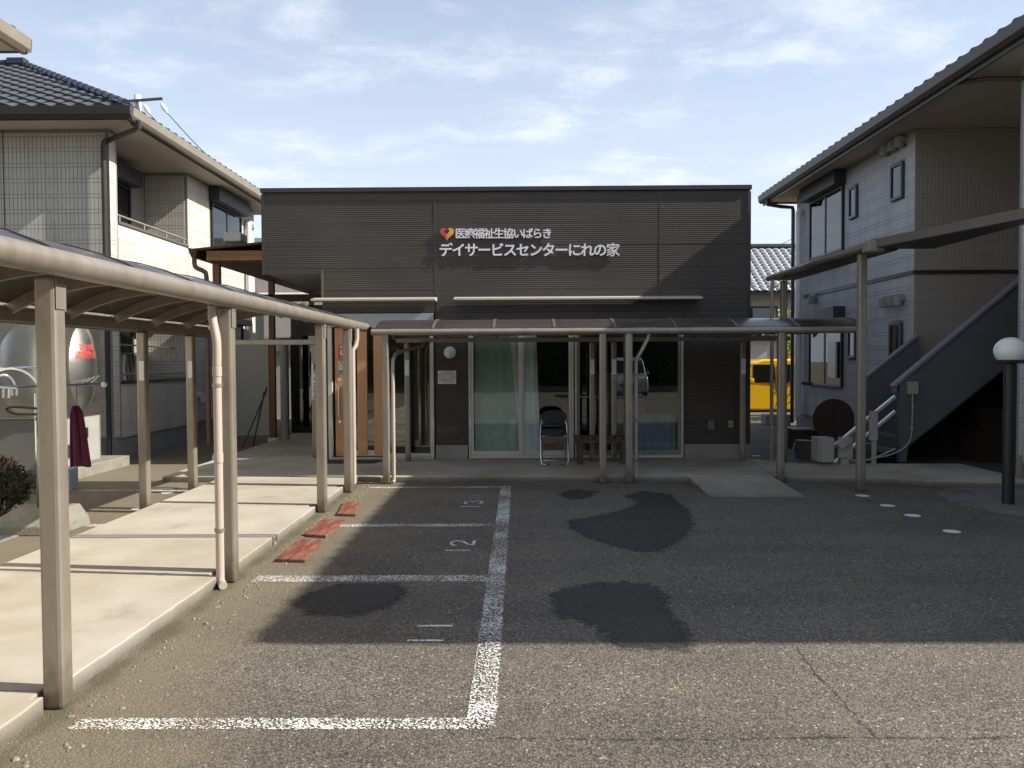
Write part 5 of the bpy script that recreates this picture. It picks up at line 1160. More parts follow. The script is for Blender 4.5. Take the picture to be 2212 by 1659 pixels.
MB().tube(smooth_pts(w3([(1830, 990), (1850, 995), (1880, 992), (1910, 980), (1934, 969)], yl - 0.12)), 0.011, 8).build('cable', cable_m, sl, smooth=True)

# things beneath the stair and along the right house wall
fd = thing('leaning_round_top', (5.75, 14.6, 0), 'brown round table top leaning on the wall of the right house', 'table top')
c = at_y(1801, 906, 13.9)
mb = MB(); pts = [(c.x + 0.36*math.cos(2*PI*i/28), c.z + 0.36*math.sin(2*PI*i/28)) for i in range(28)]
mb.prism(pts, 'y', 13.9, 13.93); mb.build('round_panel', rust_m, fd, bevel=0.004)
MB().box(c.x - 0.01, c.x + 0.01, 13.88, 13.899, c.z - 0.33, c.z + 0.33).build('batten', mat('dark_batten', (0.05, 0.022, 0.018), 0.7), fd)
MB().tube([(c.x - 0.25, 14.1, 0.0), (c.x - 0.2, 13.96, c.z)], 0.02, 8).tube([(c.x + 0.25, 14.1, 0.0), (c.x + 0.2, 13.96, c.z)], 0.02, 8).build('prop', rust_m, fd)
br = thing('long_broom', (5.2, 14.4, 0), 'long handled brush leaning against the downpipe of the right house', 'broom')
a, b = at_y(1713, 926, 14.4), at_y(1744, 830, 14.9); a.z = 0.0
MB().tube([a, b], 0.012, 8).build('handle', cable_m, br)
MB().beam(b + Vector((-0.10, 0, 0.02)), b + Vector((0.10, 0, 0.0)), 0.05, 0.06).build('brush_head', mat('dark_bristle', (0.06, 0.06, 0.055), 0.9), br, bevel=0.01)
pl = thing('planter_tub', (5.6, 14.6, 0), 'dark tub with dried plants beside the right house wall', 'planter')
c = at_y(1748, 925, 14.6)
MB().box(c.x - 0.33, c.x + 0.30, 14.45, 14.8, 0.0, 0.36).build('tub', mat('dark_tub', (0.03, 0.034, 0.034), 0.6), pl, bevel=0.02)
MB().box(c.x - 0.36, c.x + 0.02, 14.43, 14.82, 0.361, 0.385).build('rim', grey_plastic, pl)
lw = MB().box(3.98, 5.55, 12.9, 12.96, 0.0, 0.36)
kb = MB().prism([(4.55, 13.2), (5.55, 12.6), (5.6, 12.66), (4.6, 13.27)], 'z', 0.0, 0.30).build('low_kerb_wall', mat('dark_low_wall', (0.055, 0.058, 0.063), 0.8), None); tag(kb, 'low dark kerb wall with a pale edge between the porch slab and the stair', 'low wall')
MB().prism([(4.545, 13.19), (5.555, 12.59), (5.605, 12.665), (4.605, 13.275)], 'z', 0.301, 0.312).build('edge_strip', grey_plastic, kb)
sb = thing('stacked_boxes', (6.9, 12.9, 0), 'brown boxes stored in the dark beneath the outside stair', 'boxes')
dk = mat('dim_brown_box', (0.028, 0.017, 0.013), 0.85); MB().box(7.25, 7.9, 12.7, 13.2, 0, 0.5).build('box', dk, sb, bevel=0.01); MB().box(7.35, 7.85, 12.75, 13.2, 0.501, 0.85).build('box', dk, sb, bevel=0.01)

# globe lamp post
gl = thing('globe_lamp_post', (5.41, 8.86, 0.03), 'black lamp post with white opal globe at the right edge', 'lamp post')
MB().tube([(5.41, 8.86, 0.03), (5.41, 8.86, 1.585)], 0.062, 24).build('pole', lamp_black, gl, smooth=True, autos=True)
MB().box(5.41 - 0.115, 5.41 + 0.115, 8.86 - 0.115, 8.86 + 0.115, 1.586, 1.625).build('collar', lamp_black, gl, bevel=0.008)
MB().sphere((5.41, 8.86, 1.725), 0.163, 28, 16, sz=0.93, vmin=-0.70).build('globe', globe_m, gl, smooth=True, autos=True)

# ================================================================== LEAN-TO between left house and centre building
lt_ = thing('timber_lean_to', (-5.0, 16, 0), 'timber lean-to roof on brown posts between the left house and the dark building', 'lean-to')
for y in (13.18, 16.1, 19.2):
    MB().box(-5.06, -4.95, y, y + 0.11, 0.10, 3.30).build('post', wood, lt_, bevel=0.005)
    MB().box(-5.10, -4.91, y - 0.04, y + 0.15, 0.0, 0.10).build('post_base', pvc_white, lt_, bevel=0.01)
MB().box(-5.10, -4.09, 13.04, 13.10, 3.301, 3.46).build('cross_beam', wood_beam, lt_, bevel=0.004)
for y in (16.1, 19.2): MB().box(-5.10, -3.2, y, y + 0.1, 2.86, 3.0).build('cross_beam', wood_dark, lt_)
MB().box(-5.12, -4.95, 13.11, 20.0, 3.301, 3.44).build('long_beam', wood_dark, lt_)
MB().add([(-5.30, 12.98, 3.455), (-4.09, 12.98, 3.565), (-4.09, 20, 3.565), (-5.30, 20, 3.455), (-5.30, 12.98, 3.49), (-4.09, 12.98, 3.60), (-4.09, 20, 3.60), (-5.30, 20, 3.49)],
         [(0,1,2,3), (7,6,5,4), (0,4,5,1), (1,5,6,2), (2,6,7,3), (3,7,4,0)]).build('roof', wood_dark, lt_)
MB().box(-5.05, -4.1, 13.11, 20.0, 3.27, 3.30).build('ceiling', wood_dark, lt_)
MB().prism([(-5.36, 3.50), (-5.22, 3.47), (-5.22, 3.42), (-5.25, 3.34), (-5.31, 3.34), (-5.345, 3.42)], 'y', 12.95, 20).build('gutter', wood_dark, lt_)
MB().tube(smooth_pts([(-5.28, 13.0, 3.36), (-5.28, 13.0, 3.25), (-5.25, 13.0, 3.18), (-5.13, 13.0, 3.12), (-5.09, 13.0, 3.03), (-5.09, 13.0, 2.6), (-5.09, 13.0, 0.3)], 24), 0.038, 12).build('downpipe', mat('brown_downpipe', (0.10, 0.055, 0.04), 0.4), lt_, smooth=True, autos=True)
MB().box(-4.92, -4.62, 13.3, 13.62, 3.64, 3.80).build('roof_bracket', steel_dull, lt_, bevel=0.02)
# grey board, column and dark doors at the back of the passage
bd = MB().box(-5.78, -5.12, 16.25, 16.30, 0.14, 2.05).build('grey_board_panel', panel_grey); tag(bd, 'tall light grey board standing behind the timber posts', 'panel')
colm = MB().tube([(-4.72, 16.0, ZW), (-4.72, 16.0, 2.0)], 0.085, 18).tube([(-4.72, 16.0, 2.0), (-4.72, 16.0, 2.12)], 0.1, 18, radii=[0.1, 0.17]).build('grey_column', mat('grey_column_paint', (0.27, 0.27, 0.25), 0.6), smooth=True, autos=True); tag(colm, 'round grey column with flared top beside the dark passage doors', 'column')
dd = thing('passage_doors', (-4.1, 17.4, ZW), 'dark glazed doors at the back of the covered passage', 'doors')
MB().box(-5.0, -3.14, 17.45, 17.5, ZW, 2.6).build('dark_backing', frame_black, dd)
for x in (-4.62, -4.2, -3.75): MB().box(x, x + 0.012, 17.43, 17.449, ZW, 2.2).build('door_edge', grey_plastic, dd)
MB().box(-5.0, -3.14, 17.40, 17.404, ZW + 0.02, 2.2).build('door_glass', glass_dark, dd)
cr_ = [(at_y(524, 966, 15.2), at_y(573, 850, 15.4)), (at_y(546, 962, 15.2), at_y(568, 860, 15.4))]
for i, (a, b) in enumerate(cr_):
    t = MB().tube([Vector((a.x, a.y, 0.0)), b], 0.014, 8); t.tube([b, b + Vector((0.02, 0.02, 0.12))], 0.018, 8)
    o = t.build('black_pole', black_plastic); tag(o, ['slanting black pole leaning left of the other against the timber post', 'steeper black pole leaning right of the other against the timber post'][i], 'pole', 'black poles leaning in the passage')
# windows of a balcony further back in the passage
bkh = thing('rear_balcony_house', (-6.3, 23, 0), 'pale wall with sliding windows and rail far back between left house and dark building', 'house')
MB().box(-8.2, -4.2, 23.0, 23.2, 0, 5.2).build('wall', tile_m, bkh)
for x in (-7.4, -6.2): w = MB().box(x, x + 1.1, 22.95, 22.99, 1.9, 3.4).build('window', frame_white, bkh); MB().box(x + 0.06, x + 1.04, 22.93, 22.948, 1.96, 3.34).build('pane', curtain_c, w)
MB().tube([(-8.0, 22.7, 3.55), (-4.4, 22.7, 3.55)], 0.05, 10).build('rail', pvc_white, bkh)

# ================================================================== LEFT SIDE: TANK, LAUNDRY, BUSH
tk = thing('water_tank', (-7.2, 11.4, 0), 'stainless steel water tank with domed panels and red lettering at the left', 'water tank')
TX, TY0, TY1 = -6.30, 10.80, 11.98
MB().box(-8.3, TX + 0.05, TY0 - 0.1, 12.7, -0.05, 0.16).build('plinth', conc_old, tk, bevel=0.015)
MB().box(-8.2, TX, TY0, TY1, 0.875, 2.26).build('tank_body', steel_m, tk, bevel=0.02)
MB().box(-8.2, TX - 0.03, TY0 + 0.03, TY1 - 0.0, 0.161, 0.87).build('pump_cabinet', steel_dull, tk, bevel=0.008)
MB().box(TX - 0.0295, TX - 0.022, TY0 + 0.25, TY1 - 0.05, 0.2, 0.85).build('cabinet_door', mat('cabinet_grey', (0.36, 0.35, 0.32), 0.5, 0.2), tk, bevel=0.004)
MB().box(TX - 0.0215, TX - 0.012, 11.48, 11.60, 0.55, 0.70).build('latch', frame_black, tk)
def dome(center, ru, rv, depth, udir, ndir, n=28, m=10):
    c, u, nn = Vector(center), Vector(udir), Vector(ndir); vs = []; fs = []
    for j in range(m + 1):
        r = j / m
        for i in range(n):
            t = 2*PI*i/n; vs.append(c + u*ru*r*math.cos(t) + Vector((0,0,1))*rv*r*math.sin(t) + nn*depth*(1 - r*r))
    for j in range(m):
        for i in range(n): fs.append((j*n+i, j*n+(i+1) % n, (j+1)*n+(i+1) % n, (j+1)*n+i))
    return MB().add(vs, fs)
dome((TX + 0.002, 11.47, 1.58), 0.37, 0.62, 0.13, (0,1,0), (1,0,0)).build('domed_panel', steel_m, tk, smooth=True)
dome((-6.66 - 0.0, TY0 - 0.002, 1.55), 0.46, 0.64, 0.13, (1,0,0), (0,-1,0)).build('domed_panel', steel_m, tk, smooth=True)
dome((-7.66, TY0 - 0.002, 1.55), 0.46, 0.64, 0.13, (1,0,0), (0,-1,0)).build('domed_panel', steel_m, tk, smooth=True)
tp = at_x(188, 760, TX)
rt_ = (PI/2, 0, PI/2)
def tank_text(s, u, v, size, w):
    p = at_x(u, v, TX + 0.10); me = text_mesh(s, size, 0.0, 0.001)
    ww = max(q.co.x for q in me.vertices) - min(q.co.x for q in me.vertices); V = []
    for q in me.vertices:      # print the lettering onto the curved panel
        y_, z_ = p.y + q.co.x*w/ww, p.z + q.co.y; rr = min(1.0, ((y_ - 11.47)/0.37)**2 + ((z_ - 1.58)/0.62)**2)
        V.append(Vector((TX + 0.006 + 0.13*(1 - rr), y_, z_)))
    mb = MB(); mb.add(V, [tuple(f.vertices) for f in me.polygons]); mb.build('lettering', ink_red, tk)
tank_text('消火水槽', 188.5, 751, 0.105, 0.30); tank_text('（有効容量1.2㎥）', 188.5, 763.5, 0.06, 0.42); tank_text('特定スプリンクラー用', 188.5, 771.5, 0.05, 0.43)
MB().box(TX + 0.001, TX + 0.004, 11.80, 11.92, 2.14, 2.21).build('maker_plate', pvc_white, tk)

# laundry stand
ls = thing('laundry_stand', (-4.72, 7.75, 0), 'chrome laundry stand on a concrete foot with pegs, left of the first canopy post', 'laundry stand')
bx0 = at_z(76, 1150, 0.0)
lx, ly = -4.72, 7.78
mb = MB().add([(lx-0.42, ly-0.28, 0), (lx+0.34, ly-0.28, 0), (lx+0.34, ly+0.28, 0), (lx-0.42, ly+0.28, 0), (lx-0.40, ly-0.27, 0.09), (lx+0.33, ly-0.27, 0.09), (lx+0.33, ly+0.27, 0.09), (lx-0.40, ly+0.27, 0.09), (lx-0.20, ly-0.08, 0.23), (lx+0.28, ly-0.08, 0.23), (lx+0.28, ly+0.2, 0.23), (lx-0.20, ly+0.2, 0.23)],
    [(3,2,1,0), (0,1,5,4), (1,2,6,5), (2,3,7,6), (3,0,4,7), (4,5,9,8), (5,6,10,9), (6,7,11,10), (7,4,8,11), (8,9,10,11)]); mb.build('concrete_foot', conc_old, ls, bevel=0.012)
for dxx in (-0.02, 0.03): MB().tube([(lx + dxx, ly, 0.2), (lx + dxx, ly, 1.35)], 0.018, 10).build('upright', chrome, ls, smooth=True)
arch = [(lx + 0.03, ly, 1.3)] + [(lx - 0.25 + 0.28*math.cos(a), ly, 1.33 + 0.26*math.sin(a)) for a in [PI*i/14 for i in range(15)]] + [(lx - 0.53, ly, 1.2)]
MB().tube(arch, 0.016, 10).build('arch', chrome, ls, smooth=True)
MB().tube([(-5.6, ly + 0.05, 1.58), (lx - 0.0, ly + 0.05, 1.60)], 0.018, 10).build('upper_pole', chrome, ls, smooth=True)
MB().tube([(-5.6, ly - 0.05, 1.405), (-4.14, ly + 0.1, 1.43)], 0.013, 10).build('drying_pole', mat('blue_steel_pole', (0.16, 0.17, 0.25), 0.35, 0.7), ls, smooth=True)
MB().sphere((-4.12, ly + 0.1, 1.43), 0.028, 12, 8).build('pole_cap', clear_pl, ls, smooth=True)
pg = thing('peg_hanger', (-5.1, 7.7, 1.35), 'clear plastic peg hanger clipped to the chrome laundry stand', 'hanger')
for k2 in (0, 1):
    x0 = -5.28 + k2*0.28
    MB().tube(smooth_pts([(x0 - 0.1, 7.7, 1.43), (x0 - 0.07, 7.7, 1.50), (x0, 7.7, 1.53), (x0 + 0.07, 7.7, 1.50), (x0 + 0.11, 7.7, 1.43)], 16), 0.011, 8).build('arm', clear_pl, pg, smooth=True)
MB().tube([(-5.42, 7.68, 1.44), (-4.86, 7.68, 1.40)], 0.009, 8).build('bar', clear_pl, pg)
for i in range(14):
    x = -5.44 + i*0.044; yy = 7.64 + 0.05*(i % 3)
    MB().beam((x, yy, 1.40), (x + random.uniform(-0.012, 0.012), yy, 1.31 + 0.02*(i % 2)), 0.016, 0.02).build('peg', clear_pl, pg)
pg2 = thing('peg_bundle', (-4.3, 7.9, 1.44), 'clothes pegs lying on the drying pole right of the first canopy post', 'pegs')
for i in range(5): MB().beam((-4.42 + i*0.045, 7.86, 1.45 + 0.01*(i % 2)), (-4.36 + i*0.045, 7.9, 1.47 + 0.012*i), 0.016, 0.014).build('peg', clear_pl, pg2)
hg = thing('maroon_garment', (-4.36, 7.85, 1.3), 'dark maroon garment hanging from the drying pole behind the first canopy post', 'garment')
vs = []; fs = []; nu, nv = 30, 18
for j in range(nv + 1):
    t = j / nv; z = 1.22 - 0.60*t; hw = (0.055 + 0.05*t**0.9)*min(1.0, (0.25 + 6*t))**0.6; cxx = -4.40 + 0.035*t
    for i in range(nu):
        a = 2*PI*i/nu; vs.append((cxx + hw*math.cos(a), 7.87 + 0.035*(1 + 0.45*math.sin(7*a + 2*t) + 0.2*math.sin(11*a - t))*math.sin(a), z + 0.012*math.sin(3*a)*t))
for j in range(nv):
    for i in range(nu): fs.append((j*nu+i, j*nu+(i+1) % nu, (j+1)*nu+(i+1) % nu, (j+1)*nu+i))
fs += [tuple(reversed(range(nu))), tuple(nv*nu + i for i in range(nu))]
MB().add(vs, fs).build('cloth', maroon, hg, smooth=True, autos=True)
MB().tube([(-4.39, 7.87, 1.22), (-4.39, 7.87, 1.42)], 0.004, 6).build('hook', frame_black, hg)
hb = MB().tube(smooth_pts([(-4.58, 7.72, 1.19), (-4.9, 7.72, 1.22), (-5.0, 7.72, 1.20), (-4.9, 7.72, 1.15), (-4.55, 7.72, 1.15)], 20), 0.012, 8).tube([(-4.62, 7.72, 1.21), (-4.62, 7.74, 1.40)], 0.004, 6).build('clothes_hanger', black_plastic, smooth=True); tag(hb, 'black plastic clothes hanger hooked on the laundry stand', 'hanger')
bkt = thing('blue_bucket', (-5.95, 10.2, 0), 'small pale blue box with a white label in front of the water tank', 'box')
MB().box(-5.98, -5.80, 10.2, 10.4, 0, 0.28).build('box_body', mat('pale_blue_box', (0.30, 0.36, 0.40), 0.5), bkt, bevel=0.01)
MB().box(-5.97, -5.81, 10.19, 10.199, 0.26, 0.28).build('lid_edge', pvc_white, bkt)

def leaves(center, rad, n, size, m, name, parent=None, squash=0.8, shell=0.5, seed=1):
    rnd = random.Random(seed); c = Vector(center); mb = MB()
    cl = [(Vector((rnd.gauss(0, 0.45), rnd.gauss(0, 0.45), rnd.gauss(0, 0.40)*squash)) * rad, rnd.uniform(0.25, 0.5)*rad) for _ in range(16)]
    for _ in range(n):
        cc_, cr__ = rnd.choice(cl); d = Vector((rnd.gauss(0,1), rnd.gauss(0,1), rnd.gauss(0,1))).normalized()
        p = c + cc_ + d*cr__*rnd.uniform(shell, 1.0)
        a = Vector((rnd.gauss(0,1), rnd.gauss(0,1), rnd.gauss(0,1))).normalized(); b = a.cross(Vector((rnd.gauss(0,1), rnd.gauss(0,1), rnd.gauss(0,1)))).normalized()
        s = size*rnd.uniform(0.6, 1.3); mb.add([p - a*s, p + b*s*0.45, p + a*s, p - b*s*0.45], [(0,1,2,3)])
    return mb
bs = thing('dry_bush', (-5.45, 8.4, 0), 'dark rounded bush with reddish tips at the left edge beside the gravel', 'bush')
mb = leaves((-5.50, 8.35, 0.34), 0.40, 5200, 0.022, bush_m, 'f', squash=0.7, seed=3); mb.v = [Vector((v.x, v.y, max(v.z, 0.02))) for v in mb.v]; mb.build('foliage', bush_m, bs)
leaves((-5.55, 8.3, 0.58), 0.26, 500, 0.02, twig_m, 'f', squash=0.4, seed=4).build('red_tips', mat('orange_tip', (0.22, 0.085, 0.02), 0.8), bs)
mb = MB()
for i in range(14): mb.tube([(-5.5 + 0.04*math.cos(i), 8.35 + 0.04*math.sin(i), 0), (-5.5 + 0.35*math.cos(i*1.7), 8.35 + 0.3*math.sin(i*1.7), 0.45)], 0.008, 5)
mb.build('stem', bark_m, bs)

# ================================================================== BACKGROUND
# yellow van
def boxy_car(name, x0, y0, length, width, height, paint, label, yaw=0.0):
    r = thing(name, (x0, y0, 0), label, 'car'); Lh = length / 2; W = width / 2
    side = [(-Lh, 0.35), (-Lh + 0.03, 0.75), (-Lh + 0.12, 0.93), (-Lh + 0.55, 1.02), (-Lh + 0.98, height - 0.12), (-Lh + 1.25, height - 0.02), (Lh - 0.35, height), (Lh - 0.08, height - 0.08), (Lh - 0.02, 0.95), (Lh, 0.40), (Lh - 0.1, 0.24), (-Lh + 0.1, 0.24)]
    mb = MB(); vs = []
    for s in (-1, 1):
        for (x, z) in side:
            vs.append((x0 + x, y0 + s*(W - 0.10*max(0, (z - 0.95)/(height - 0.95))), z))
    n = len(side); mb.add(vs, [tuple(range(n)), tuple(range(n, 2*n))] + [(i, i+n, (i+1) % n + n, (i+1) % n) for i in range(n)])
    body = mb.build('body', paint, r, bevel=0.05, smooth=True, autos=True)
    for s in (-1, 1):
        yo = y0 + s*(W - 0.045)
        for (a, b) in ((-Lh + 0.95, -0.12), (-0.06, 0.72), (0.78, Lh - 0.2)):
            mb = MB(); zt = height - 0.16
            sl_ = 0.28 if a < -0.8 else 0.03
            pts = [(a - (0.12 if a < -0.8 else 0), 1.00), (b, 1.00), (b - 0.02, zt), (a + sl_, zt)]
            v = []
            for d in (0, 1):
                for (x, z) in pts: v.append((x0 + x, y0 + s*(W + 0.008 - 0.10*(z - 0.95)/(height - 0.95) - d*0.012), z))
            mb.add(v, [(0,1,2,3), (7,6,5,4)] + [(i, (i+1) % 4, (i+1) % 4 + 4, i + 4) for i in range(4)]); mb.build('side_window', glass_car, r)
            MB().add([(q[0], q[1] - s*0.014, q[2]) for q in v[:4]], [(0,1,2,3)]).build('dark_interior', frame_black, r)
        for x in (-0.09, 0.75): MB().box(x0 + x - 0.004, x0 + x + 0.004, y0 + s*(W + 0.001), y0 + s*(W - 0.02), 0.36, 0.95).build('door_seam', frame_black, r)
        for x in (0.06, 0.90):
            MB().beam((x0 + x, y0 + s*(W + 0.02), 0.90), (x0 + x + 0.16, y0 + s*(W + 0.02), 0.90), 0.025, 0.03).build('door_handle', paint, r, bevel=0.006)
        MB().box(x0 - Lh + 0.75, x0 - Lh + 0.95, y0 + s*(W + 0.02), y0 + s*(W + 0.14), 1.0, 1.12).build('wing_mirror', paint, r, bevel=0.02)
        for x in (-Lh + 0.55, Lh - 0.50):
            ty = MB().tube([(x0 + x, y0 + s*(W - 0.16), 0.28), (x0 + x, y0 + s*(W + 0.004), 0.28)], 0.28, 24).build('wheel', tyre_m, r, smooth=True, autos=True)
            MB().tube([(x0 + x, y0 + s*(W + 0.005), 0.28), (x0 + x, y0 + s*(W + 0.012), 0.28)], 0.18, 20).build('rim', steel_dull, ty)
        MB().box(x0 - Lh - 0.012, x0 - Lh + 0.02, y0 + s*(W - 0.36), y0 + s*(W - 0.08), 0.66, 0.82).build('headlight', frame_white, r, bevel=0.01)
        MB().box(x0 + Lh - 0.04, x0 + Lh + 0.006, y0 + s*(W - 0.12), y0 + s*(W - 0.03), 0.75, 1.25).build('tail_light', sticker_red, r)
    MB().add([(x0 - Lh + 0.555, y0 - W + 0.06, 1.045), (x0 - Lh + 0.555, y0 + W - 0.06, 1.045), (x0 - Lh + 0.955, y0 + W - 0.13, height - 0.14), (x0 - Lh + 0.955, y0 - W + 0.13, height - 0.14)], [(0,1,2,3)]).build('windscreen', glass_car, r)
    MB().box(x0 - Lh - 0.01, x0 - Lh + 0.03, y0 - 0.35, y0 + 0.35, 0.5, 0.64).build('grille', frame_black, r)
    MB().box(x0 - Lh + 0.15, x0 + Lh - 0.15, y0 - W + 0.1, y0 + W - 0.1, 0.18, 0.26).build('underbody', frame_black, r)
    return r
yv = boxy_car('yellow_van', 7.15, 22.7, 3.4, 1.48, 1.66, car_y, 'boxy yellow car parked beyond the gap between the dark building and the right house')
sv = boxy_car('silver_minivan', 0, 0, 4.4, 1.7, 1.75, car_s, 'silver minivan parked behind the camera, mirrored in the right porch window')
sv.location = (4.65, -10.8, 0); sv.rotation_euler = (0, 0, -PI/2)

wb = thing('white_stone_block', (6.9, 20.6, 0), 'low pale block on the ground before the yellow car', 'block')
MB().box(6.1, 6.72, 19.8, 20.2, 0, 0.27).build('block', mat('pale_block', (0.30, 0.31, 0.30), 0.8), wb, bevel=0.015)
kerb2 = MB().box(5.5, 9.5, 21.3, 21.42, 0, 0.12).build('roadside_kerb', conc_old); tag(kerb2, 'pale roadside kerb under the yellow car', 'kerb')

def shrub(name, base, h, n, label, m=twig_m, seed=2, leafm=None):
    rnd = random.Random(seed); r = thing(name, base, label, 'shrub'); mb = MB(); b0 = Vector(base); tips = []
    def grow(p, d, l, rad, lev):
        q = p + d*l; mb.tube([p, q], rad, 5, radii=[rad, rad*0.65]); tips.append(q)
        if lev > 0:
            for _ in range(3):
                nd = (d + Vector((rnd.gauss(0, 0.45), rnd.gauss(0, 0.45), rnd.uniform(-0.05, 0.5)))).normalized(); grow(q, nd, l*rnd.uniform(0.55, 0.8), rad*0.6, lev - 1)
    for _ in range(n): grow(b0, Vector((rnd.gauss(0, 0.3), rnd.gauss(0, 0.3), 1)).normalized(), h*0.36, 0.016, 3)
    mb.build('branch', m, r)
    lm = MB()
    for q in tips:
        for _ in range(3):
            a = Vector((rnd.gauss(0,1), rnd.gauss(0,1), rnd.gauss(0,1))).normalized()*0.022; b = a.cross(Vector((0.3, 0.2, 1))).normalized()*0.012; p = q + a*rnd.uniform(-2, 2)
            lm.add([p - a, p + b, p + a, p - b], [(0,1,2,3)])
    lm.build('dry_leaf', leafm or m, r, stuff=True); return r
shrub('bare_shrub', (6.55, 20.9, 0), 1.35, 3, 'bare reddish shrub standing before the yellow car, left of the canopy post')
shrub('bare_shrub', (7.35, 20.9, 0), 1.1, 2, 'low bare shrub before the yellow car, right of the canopy post', seed=8)

# Japanese house with grey pan tiles in the gap
jh = thing('pantile_house', (10.5, 33, 0), 'house with silver grey pantile roof in the gap right of the dark building', 'house')
MB().box(8.3, 16.5, 32.0, 40.0, 0, 4.35).build('wall', stucco, jh)
MB().box(7.6, 9.1, 33.5, 40.0, 0, 4.0).build('side_wall', stucco_w, jh)
j0 = at_y(1617, 640, 31.2); zE = 4.25; jx0, jx1 = 7.9, 16.5; sl2 = 0.60; RUN = 3.6
def gable(xa, xb, yE, zE_, run, s, m):
    MB().add([(xa, yE, zE_), (xb, yE, zE_), (xb, yE + run, zE_ + run*s), (xa, yE + run, zE_ + run*s), (xb, yE + 2*run, zE_), (xa, yE + 2*run, zE_), (xa, yE, zE_ - 0.12), (xb, yE, zE_ - 0.12)],
             [(0,1,2,3), (3,2,4,5), (0,3,5), (1,4,2), (6,7,1,0)]).build('roof', ridge_m, jh)
gable(jx0, jx1, 31.2, zE, RUN, sl2, jp_tile)
def pan_mesh(w=0.3, l=0.30):
    n = 6; mb = MB(); pr_ = [(i/n*w, 0.05*math.sin(PI*i/n)) for i in range(n + 1)]
    vs = [(x, 0, z + 0.045) for x, z in pr_] + [(x, l, z + 0.02) for x, z in pr_] + [(x, 0, z - 0.0) for x, z in pr_]
    mb.add(vs, [(i, i+1, n+1+i+1, n+1+i) for i in range(n)] + [(i, 2*(n+1)+i, 2*(n+1)+i+1, i+1) for i in range(n)]); me = mesh_only(mb, 'roof_tile', jp_tile)
    for p in me.polygons: p.use_smooth = True
    return me
pm = pan_mesh(); an2 = math.atan(sl2)
for r_ in range(14):
    for c_ in range(18):
        s = r_*0.29*math.cos(an2); o = share('roof_tile', pm, jh, (jx0 + 0.30*c_ - 0.02, 31.15 + s, zE + 0.01 + s*sl2)); o.rotation_euler = (an2, 0, 0)
MB().tube([(jx0, 34.8, zE + RUN*sl2 + 0.08), (jx1, 34.8, zE + RUN*sl2 + 0.08)], 0.14, 10).build('ridge', ridge_m, jh)
w = MB().box(9.05, 10.3, 31.95, 31.99, 2.6, 3.75).build('window', frame_black, jh); MB().box(9.15, 10.2, 31.93, 31.948, 2.68, 3.67).build('pane', glass_dark, w); MB().box(9.4, 9.7, 31.955, 31.96, 2.68, 3.67).build('curtain_strip', curtain_c, w)
MB().box(9.0, 16, 31.0, 31.99, 1.95, 2.05).build('lower_roof', ridge_m, jh)
w = MB().box(9.3, 10.2, 31.96, 31.99, 0.6, 1.7).build('window', frame_black, jh)
sk_ = MB().add([(8.6, 33.4, 0), (9.35, 33.4, 0), (9.35, 34.0, 0), (8.6, 34.0, 0)], [(0,1,2,3)])
sk_.v = [Vector((v.x, v.y, zE + (v.y - 31.2)*sl2 + 0.12)) for v in sk_.v]; sk_.build('skylight', mat('skylight_glass', (0.4, 0.43, 0.45), 0.2), jh)
# white siding corner behind the porch canopy
wc = thing('white_sided_shed', (7.6, 27, 0), 'off white sided shed wall showing between the canopy posts above the yellow car', 'shed')
for i in range(9): MB().box(6.2, 8.35, 26.0 + 0.001*i, 26.3, 0.22*i + 0.35, 0.22*i + 0.565).build('weatherboard', stucco_w, wc)
MB().box(8.36, 8.48, 25.97, 26.3, 0, 2.35).build('corner_post', pvc_white, wc)
MB().box(6.1, 8.6, 25.8, 27.5, 2.351, 2.42).build('roof', ridge_m, wc)

def tree(base, h, r, m, label, name='garden_tree', n=3500, size=0.09, seed=5, cat='tree'):
    t = thing(name, base, label, cat); b = Vector(base); mb = MB(); rnd = random.Random(seed)
    mb.tube([b, b + Vector((0.1, 0, h*0.35)), b + Vector((0.0, 0.1, h*0.75))], 0.1, 8, radii=[h*0.035, h*0.026, h*0.012])
    for i in range(9):
        a = b + Vector((0, 0, h*rnd.uniform(0.3, 0.7))); mb.tube([a, a + Vector((rnd.gauss(0, r*0.4), rnd.gauss(0, r*0.4), rnd.uniform(0.1, 0.5)*r))], 0.04, 5, radii=[h*0.012, h*0.004])
    mb.build('trunk', bark_m, t)
    leaves(b + Vector((0, 0, h - r*0.75)), r, n, size, m, 'crown', seed=seed).build('crown', m, t); return t
tree((9.3, 27.5, 0), 3.0, 1.15, yleaf_m, 'small yellow leaved tree above the yellow car', n=3500, size=0.05, seed=11)
# behind the camera: trees mirrored in the porch windows; hedge added to darken reflections
for i, (x, y, h_, rr) in enumerate([(-9, -19, 6.5, 3.0), (-3.5, -21, 7, 3.3), (2.5, -20, 6.2, 2.9), (9, -22, 7.5, 3.4), (15, -19, 6.5, 3.0)]):
    tree((x, y, 0), h_, rr, leaf_m, ['dark evergreen far left behind the camera', 'tall dark evergreen left of centre behind the camera', 'dark evergreen in the middle behind the camera', 'tallest dark evergreen right of centre behind the camera', 'dark evergreen far right behind the camera'][i], n=3000, size=0.22, seed=20 + i)
hd_ = thing('reflection_hedge', (2, -16, 0), 'long dark hedge added behind the camera to darken the porch glass reflections', 'hedge')
MB().box(-18, 22, -16.4, -15.8, 0, 0.3).build('planting_kerb', conc_old, hd_)
MB().box(-18, 22, -16.35, -15.85, 0.3, 3.0).build('inner_growth', mat('dark_hedge_core', (0.012, 0.018, 0.008), 0.9), hd_)
mb = MB(); rnd_ = random.Random(5)
